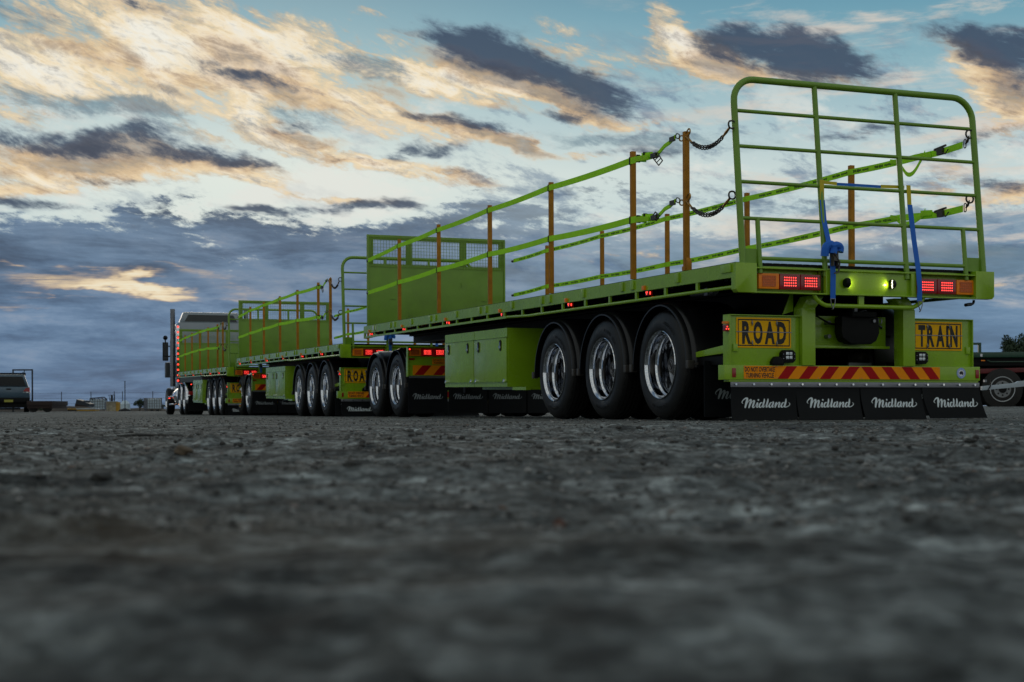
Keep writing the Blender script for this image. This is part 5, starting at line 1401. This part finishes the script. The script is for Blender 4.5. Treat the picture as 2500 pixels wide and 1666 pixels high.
# long low bank along the fence
b = MB(); Y4 = 108; n = 90; vs = []; fs = []
xa, xb = gpt(-260, Y4).x, gpt(640, Y4).x
for j in range(6):
    for i in range(n + 1):
        x = xa + (xb - xa) * i / n; y = Y4 - 2 + .8 * j; v = math.sin(math.pi * j / 5)
        vs.append((x, y, Z(x, y) - .03 + v * (.30 + .22 * float(vnoise(np.array(x * .45), np.array(y * .3), 21)) + .10 * float(vnoise(np.array(x * 2.6), np.array(y * 2.), 22)))))
for j in range(5):
    for i in range(n): a = j * (n + 1) + i; fs.append((a, a + 1, a + n + 2, a + n + 1))
b.add(vs, fs); bk = b.build('earth_bank', EARTH); tag(bk, 'long low dark bank of scraped earth along the wire fence', 'earth bank')

# tilted steel frame on the mound
p = gpt(205, 80); SF = thing('steel_bin', 'dark tilted steel bin lying on the earth mound', 'steel bin', (p.x, 80, p.z), 0)
b = MB(); k = 80 / F_PX
def q_(x, y): v = at(x, y, 80); return (v.x - p.x, v.z - p.z)
b.prism([q_(190, 993), q_(194, 975.5), q_(197, 976.5), q_(211, 980), q_(211.5, 978), q_(213.5, 978.5), q_(213.5, 983), q_(225, 986.5), q_(224, 994)], 'y', -.5, .5)
b.build('shell', DKB, SF)
b = MB(); b.prism([q_(190.5, 992.5), q_(190.8, 986.5), q_(205, 989.5), q_(218, 991), q_(218, 993.5)], 'y', -.53, -.505); b.build('liner', RUST, SF)

# yellow topped boards on the ground
for (xa_, xb_, Yb, lab) in ((166, 190, 72, 'short stack of weathered boards lying before the earth mound'), (188, 232, 70, 'long flat pack of boards with a yellow edge lying before the tank cages')):
    a_ = gpt(xa_, Yb); c_ = gpt(xb_, Yb); T_ = thing('board_pack', lab, 'boards', a_, 0, 'flat packs of boards on the ground')
    b = MB(); b.box(0, c_.x - a_.x, 0, .8, .02, .10); b.build('boards', YPL if xa_ > 170 else EARTH, T_, bevel=.01)
    b = MB(); b.box(-.02, c_.x - a_.x + .02, -.02, .82, .102, .15); b.build('top_sheet', SILV if xa_ > 170 else YPL, T_, bevel=.01)

# caged tanks
def ibc(px, Y, w_, h_, lab, rz):
    p = gpt(px, Y); T_ = thing('caged_tank', lab, 'caged tank', p, rz, 'white tanks in wire cages')
    b = MB(); b.box(-w_ / 2 + .03, w_ / 2 - .03, -w_ / 2 + .03, w_ / 2 - .03, .16, h_ - .05); b.build('tank', IBC, T_, bevel=.05)
    b = MB(); n = 6; h = w_ / 2
    for i in range(n + 1):
        x = -h + w_ * i / n
        for y in (-h, h): b.tube([(x, y, .14), (x, y, h_)], .020, 5); b.tube([(y, x, .14), (y, x, h_)], .020, 5)
    for j in range(5):
        z = .16 + (h_ - .17) * j / 4; b.tube([(-h, -h, z), (h, -h, z), (h, h, z), (-h, h, z)], .014, 5, closed=True)
    b.build('cage', STEEL, T_)
    b = MB(); b.box(-h, h, -h, h, .10, .14)
    for x in (-h + .08, 0, h - .08): b.box(x - .07, x + .07, -h, h, .0, .10)
    b.build('pallet', DKSTEEL, T_)
    return T_
ibc(240, 96, 1.0, .88, 'white caged tank under a bent roof frame, beside the tin drum', R(12))
ibc(374, 84, .86, .80, 'white caged tank standing alone beside the shrub, close to the truck', R(28))
p = gpt(226, 96); T_ = thing('bent_frame', 'bent dark steel frame lying over the caged tank', 'steel frame', p)
def q2(x, y, d=0): v = at(x, y, 96 + d); return (v.x - p.x, d, v.z - p.z)
b = MB()
for pts in (((221, 973), (256, 970), (262, 976)), ((221, 973.5), (228, 976)), ((230, 973), (234, 976)), ((239, 972), (244, 976)), ((248, 971), (254, 976)), ((256, 970.5), (261, 976.5))):
    b.tube([q2(x, y, -.75) for x, y in pts], .035, 6)
b.tube([q2(262, 976, -.75), q2(262, 1003, -.75)], .03, 6)
b.build('frame', DKB, T_)

# tin drum with a pump head on top
p = gpt(274, 88); k = 88 / F_PX
T_ = thing('drum', 'dented tin drum with a pump on top, between the caged tank and pole', 'drum', p)
b = MB(); b.tube([(0, 0, .02), (0, 0, .62)], .37, 24); b.build('drum_body', DRUM, T_)
b = MB(); b.tube([(-.06, 0, .62), (-.06, 0, .645)], .43, 24); b.build('lid', SILV, T_)
b = MB(); b.box(.30, .52, -.2, .1, .0, .60); b.build('side_tank', YPL, T_, bevel=.04)
b = MB(); b.tube([(-.12, 0, .65), (-.12, 0, .78), (.14, 0, .78), (.14, 0, .65)], .03, 6); b.tube([(0, 0, .65), (0, 0, 1.02)], .07, 10); b.tube([(-.24, 0, 1.03), (.18, 0, 1.05)], .018, 6); b.tube([(-.18, 0, 1.0), (-.14, 0, .74)], .015, 6); b.tube([(.18, 0, 1.05), (.18, 0, .7)], .02, 6); b.build('pump', DKB, T_)

# pole on a weighted foot, tank behind it
p = gpt(306, 86)
T_ = thing('pole', 'tall thin dark pole standing on a weighted foot before the yard fence', 'pole', p)
b = MB(); b.tube([(0, 0, .08), (0, 0, 1.86)], .028, 8); b.box(-.05, .05, -.05, .05, 1.86, 1.88); b.build('shaft', DKB, T_)
b = MB(); b.tube([(0, 0, .0), (0, 0, .10), (0, 0, .20)], [.42, .34, .06], 16); b.build('foot', BLACK, T_)
p = gpt(306, 92)
T_ = thing('poly_tank', 'squat pale green plastic tank behind the tall pole', 'tank', p)
b = MB(); b.tube([(0, 0, .12), (0, 0, .50), (0, 0, .68), (0, 0, .72)], [.33, .33, .16, .12], 20); b.build('tank', IBC, T_)
b = MB(); b.box(-.36, .36, -.36, .36, 0, .12); b.build('stand', BLACK, T_)

# fence
Yf = 118.0; fx = [73, 151, 223, 280, 300, 374, 440, 520]
a_ = gpt(73, Yf); FE = thing('wire_fence', 'distant wire fence on thin steel posts along the edge of the yard', 'fence', (a_.x, Yf, a_.z))
b = ME()
for x in fx:
    q = gpt(x, Yf); b.tube([(q.x - a_.x, 0, 0), (q.x - a_.x, 0, 1.72)], .032, 6)
b.build_each('post', DKB, FE)
b = ME(); xe = gpt(900, Yf).x - a_.x; xs_ = gpt(-200, Yf).x - a_.x
for z in (1.60, 1.15, .7): b.tube([(xs_, 0, z), (xe, 0, z)], .009, 4)
b.build_each('wire', DKB, FE)

# foliage built from many small leaf faces
def foliage(b, c, rx, ry, rz, n, s0, g, lobes=9):
    cs = [(c[0] + rx * .62 * g.uniform(-1, 1), c[1] + ry * .62 * g.uniform(-1, 1), c[2] + rz * .62 * g.uniform(-1, 1), g.uniform(.28, .55)) for _ in range(lobes)]
    vs = []; fs = []
    for _ in range(n):
        x, y, z, r = cs[g.integers(len(cs))]; d = g.normal(size=3); d /= np.linalg.norm(d); q = r * g.random() ** .35
        P_ = np.array([x + d[0] * q * rx, y + d[1] * q * ry, z + d[2] * q * rz]); a = g.normal(size=3); a /= np.linalg.norm(a); u = np.cross(a, d); u /= (np.linalg.norm(u) + 1e-6); s = s0 * g.uniform(.6, 1.4)
        o = len(vs); vs += [P_ - u * s * .35, P_ + a * s, P_ + u * s * .35, P_ - a * s * .4]; fs.append((o, o + 1, o + 2, o + 3))
    b.add(vs, fs)
g_r = np.random.default_rng(5)
def plant(px, Y, h, w_, lab, name='shrub', cat='shrub', n=1600, trunk=.06, s0=.05, group=None):
    p = gpt(px, Y); T_ = thing(name, lab, cat, p, 0, group)
    b = MB(); b.tube([(0, 0, -.02), (.02, 0, h * .35), (.05, .02, h * .62)], [trunk, trunk * .7, trunk * .3], 7)
    for k in range(5):
        a = k * 1.3; b.tube([(.02, 0, h * (.28 + .06 * k)), (math.cos(a) * w_ * .28, math.sin(a) * w_ * .28, h * (.55 + .07 * k))], [trunk * .4, trunk * .15], 5)
    b.build('trunk', BARK, T_)
    b = MB(); foliage(b, (0, 0, h * .60), w_ / 2, w_ / 2, h * .42, n, s0, g_r); b.build('foliage', BUSH, T_, smooth=False)
    return T_
plant(342, 92, .86, 1.0, 'spreading dark green shrub between the pole and the lone caged tank')
plant(143, 100, .62, .50, 'thin bare shrub on the earth mound', n=160, s0=.03)
plant(101, 95, .40, .6, 'small dark shrub showing over the low dark trailer', n=500)
plant(395, 110, .62, .8, 'small hazy shrub just beside the truck', n=500)
plant(2488, 78, 4.05, 1.9, 'dark ragged tree standing behind the dark green trailer', name='tree', cat='tree', n=5200, trunk=.16, s0=.11)
plant(2512, 80, 4.3, 2.4, 'second, taller dark tree cut by the picture\'s edge', name='tree', cat='tree', n=5200, trunk=.16, s0=.11)

# ================================================================== dark green trailer on the right
Yg = 33.0; s_g = F_PX / Yg
o_ = gpt(2374, Yg)
GT = thing('low_loader', 'dark green farm trailer with a red beam and chrome ringed wheels, behind the road train', 'trailer', o_, R(0))
def zz(y, Y=Yg): return (Y_HOR - .00444 * 1170 - y) / (F_PX / Y) + CAM_H - o_.z
b = MB(); b.box(-2.6, 5.0, 0, 2.3, zz(873), zz(860)); b.build('deck_rail', GRN2, GT, bevel=.01)
b = MB(); b.box(-2.6, 5.0, .1, 2.2, zz(893), zz(874)); b.build('underframe', BLACK, GT)
b = MB(); b.tube([(.36, -.02, zz(880)), (.44, -.03, zz(884)), (5.0, -.03, zz(883))], .014, 6); b.build('rope_rail', GRN2, GT)
b = MB(); b.box(-.4, .24, .04, .10, zz(842), zz(836.5)); b.box(.17, .24, .04, .10, zz(860), zz(842)); b.build('end_frame', GRN2, GT)
b = MB(); b.box(.20, .25, -.012, -.001, zz(871), zz(864)); b.build('reflector', BADGEW, GT)
b = MB(); b.box(.22, .31, -.02, .0, zz(882), zz(879.5)); b.build('marker_lamp', AMBER, GT)
b = MB(); b.prism([(-.6, zz(915)), (5.0, zz(899)), (5.0, zz(891)), (-.6, zz(903))], 'y', -.25, .15); b.build('red_beam', REDB, GT, bevel=.01)
b = MB(); b.box(-.6, 5.0, .5, 1.9, zz(968), zz(893)); b.build('axle_frame', BLACK, GT)  # frame block, lowered to fill the dark underside with black
b = ME()
for xw in (-.62, .62, 1.86, 3.1): b.cyl((xw, 1.7, .47), (0, 1, 0), .48, .3, 28)
b.build_each('far_wheel', TYRE, GT)
b = MB(); b.box(-.9, 5.0, 1.2, 1.25, .04, .7); b.build('underside_shade', BLACK, GT)  # added black sheet standing in for the shade under the trailer
for xw in (.62, 1.86, 3.1):
    b = MB(); b.cyl((0, 0, 0), (0, 1, 0), .49, .26, 40); wl = b.build('wheel', TYRE, GT, bevel=.03); wl.location = (xw, -.30, zz(951))
    b = MB(); b.lathe([(0, .278), (-.012, .285), (-.012, .296), (0, .300)], (0, 0, 0), 40); rg = b.build('rim_ring', RINGM, wl); rg.rotation_euler = (0, 0, R(90)); rg.location = (0, -.001, 0)
    b = MB(); b.cyl((0, -.004, 0), (0, 1, 0), .20, .003, 32); b.build('wheel_disc', SIDEW, wl)
    b = MB()
    for k in range(8): a = 2 * math.pi * k / 8; b.cyl((.145 * math.cos(a), -.008, .145 * math.sin(a)), (0, 1, 0), .022, .003, 10)
    b.cyl((0, -.03, 0), (0, 1, 0), .09, .028, 18); b.build('hand_hole', BLACK, wl)
# silver drawbar reaching out in front of it
Yd = 26.0; p = gpt(2397, Yd); DB = thing('drawbar', 'pale grey trailer drawbar sticking out in front of the green trailer\'s wheels', 'drawbar', p)
def q3(x, y): v = at(x, y, Yd); return (v.x - p.x, v.z - p.z)
b = MB(); b.prism([q3(2397, 953.5), q3(2397, 943.5), q3(2478, 935.5), q3(2486, 931), q3(2560, 925.5), q3(2560, 938.5), q3(2500, 944)], 'y', -.05, .05); b.build('bar', SILV, DB, bevel=.006)
b = MB(); b.box(q3(2399, 0)[0], q3(2404, 0)[0], -.04, .04, q3(0, 944)[1], q3(0, 938)[1]); b.build('coupling', STEEL, DB)
b = MB(); b.tube([(q3(2414, 0)[0], -.06, q3(0, 939)[1]), (q3(2411, 0)[0], -.07, q3(0, 955)[1]), (q3(2404, 0)[0], -.06, q3(0, 966)[1])], .010, 6); b.build('cable', BLACK, DB)
b = MB(); b.tube([(q3(2555, 0)[0], 0, q3(0, 935)[1]), (q3(2570, 0)[0], 0, -.0)], .04, 8); b.build('jockey_leg', STEEL, DB)

# ================================================================== small things lying on the ground
def stone(px, py, size, mat_, lab, name='stone', cat='stone', group=None, flat=.7):
    # where the ray meets the ground
    v = at(px, py, 1.0); d = Vector((v.x, 1.0, v.z - CAM_H)); Y = .4
    while Y < 60 and CAM_H + d.z * Y > Z(d.x * Y, Y): Y *= 1.01
    x = d.x * Y; bm_ = bmesh.new(); bmesh.ops.create_icosphere(bm_, subdivisions=3, radius=1)
    b = MB(); g = np.random.default_rng(int(px)); ph = g.uniform(0, 6, 6)
    vs = []
    for q in bm_.verts:
        c = q.co; r = 1 + .16 * math.sin(3 * c.x + ph[0]) * math.cos(2.5 * c.y + ph[1]) + .10 * math.sin(5 * c.z + 4 * c.x + ph[2]) + .06 * math.sin(9 * c.y + ph[3])
        vs.append((c.x * r * size[0], c.y * r * size[1], c.z * r * size[2]))
    b.add(vs, [tuple(q.index for q in f.verts) for f in bm_.faces]); bm_.free()
    o = b.build(name, mat_); o.location = (x, Y, Z(x, Y) + size[2] * .45); tag(o, lab, cat, group); return o
STB = mat('rust_brown_stone', (.09, .035, .02), .8, var=.3, vscale=40)
STK = mat('dark_stone', (.035, .035, .033), .85, var=.3, vscale=30, bump=.4, bscale=80)
STT = mat('tan_stone', (.10, .075, .05), .85, var=.3, vscale=30, bump=.4, bscale=80)
gs = 'single stones in the packed gravel'
stone(1366, 1292, (.006, .006, .0055), STB, 'small rust brown stone alone in the middle of the open ground', group=gs)
stone(450, 1108, (.020, .016, .011), STT, 'tan brown clod standing out of the gravel before the ute', group=gs)
stone(583, 1092, (.015, .012, .009), STK, 'dark stone, midway between the tan clod and the dollies', group=gs)
for k, (x, y, s) in enumerate(((2370, 1080, .014), (860, 1140, .012), (250, 1180, .014), (1320, 1096, .010))):
    stone(x, y, (s, s * .8, s * .5), STK, ('dark flat stone before the rightmost mudflap', 'dark stone in the blurred ridge of earth', 'dark stone low in the ground towards the frame\'s edge', 'small dark stone before the middle wheels')[k], group=gs)
# stick and a strip of hose
v = gpt(360, 5.2)
b = MB(); b.tube([(-.115, 0, .008), (-.04, .01, .012), (.05, 0, .010), (.13, .01, .007)], .005, 6); o = b.build('stick', STK); o.location = (v.x, 5.2, Z(v.x, 5.2)); tag(o, 'thin dark stick lying flat in the gravel', 'stick')
v = gpt(1870, 5.6)
b = MB(); b.tube(catmull([(-.10, 0, .006), (-.04, .02, .008), (.0, .0, .006), (.06, .03, .012), (.13, .05, .016)], 4), .0045, 6); o = b.build('wire_offcut', DKB); o.location = (v.x, 5.6, Z(v.x, 5.6)); tag(o, 'short curved offcut of dark cable on the ground before the mudflaps', 'cable offcut')
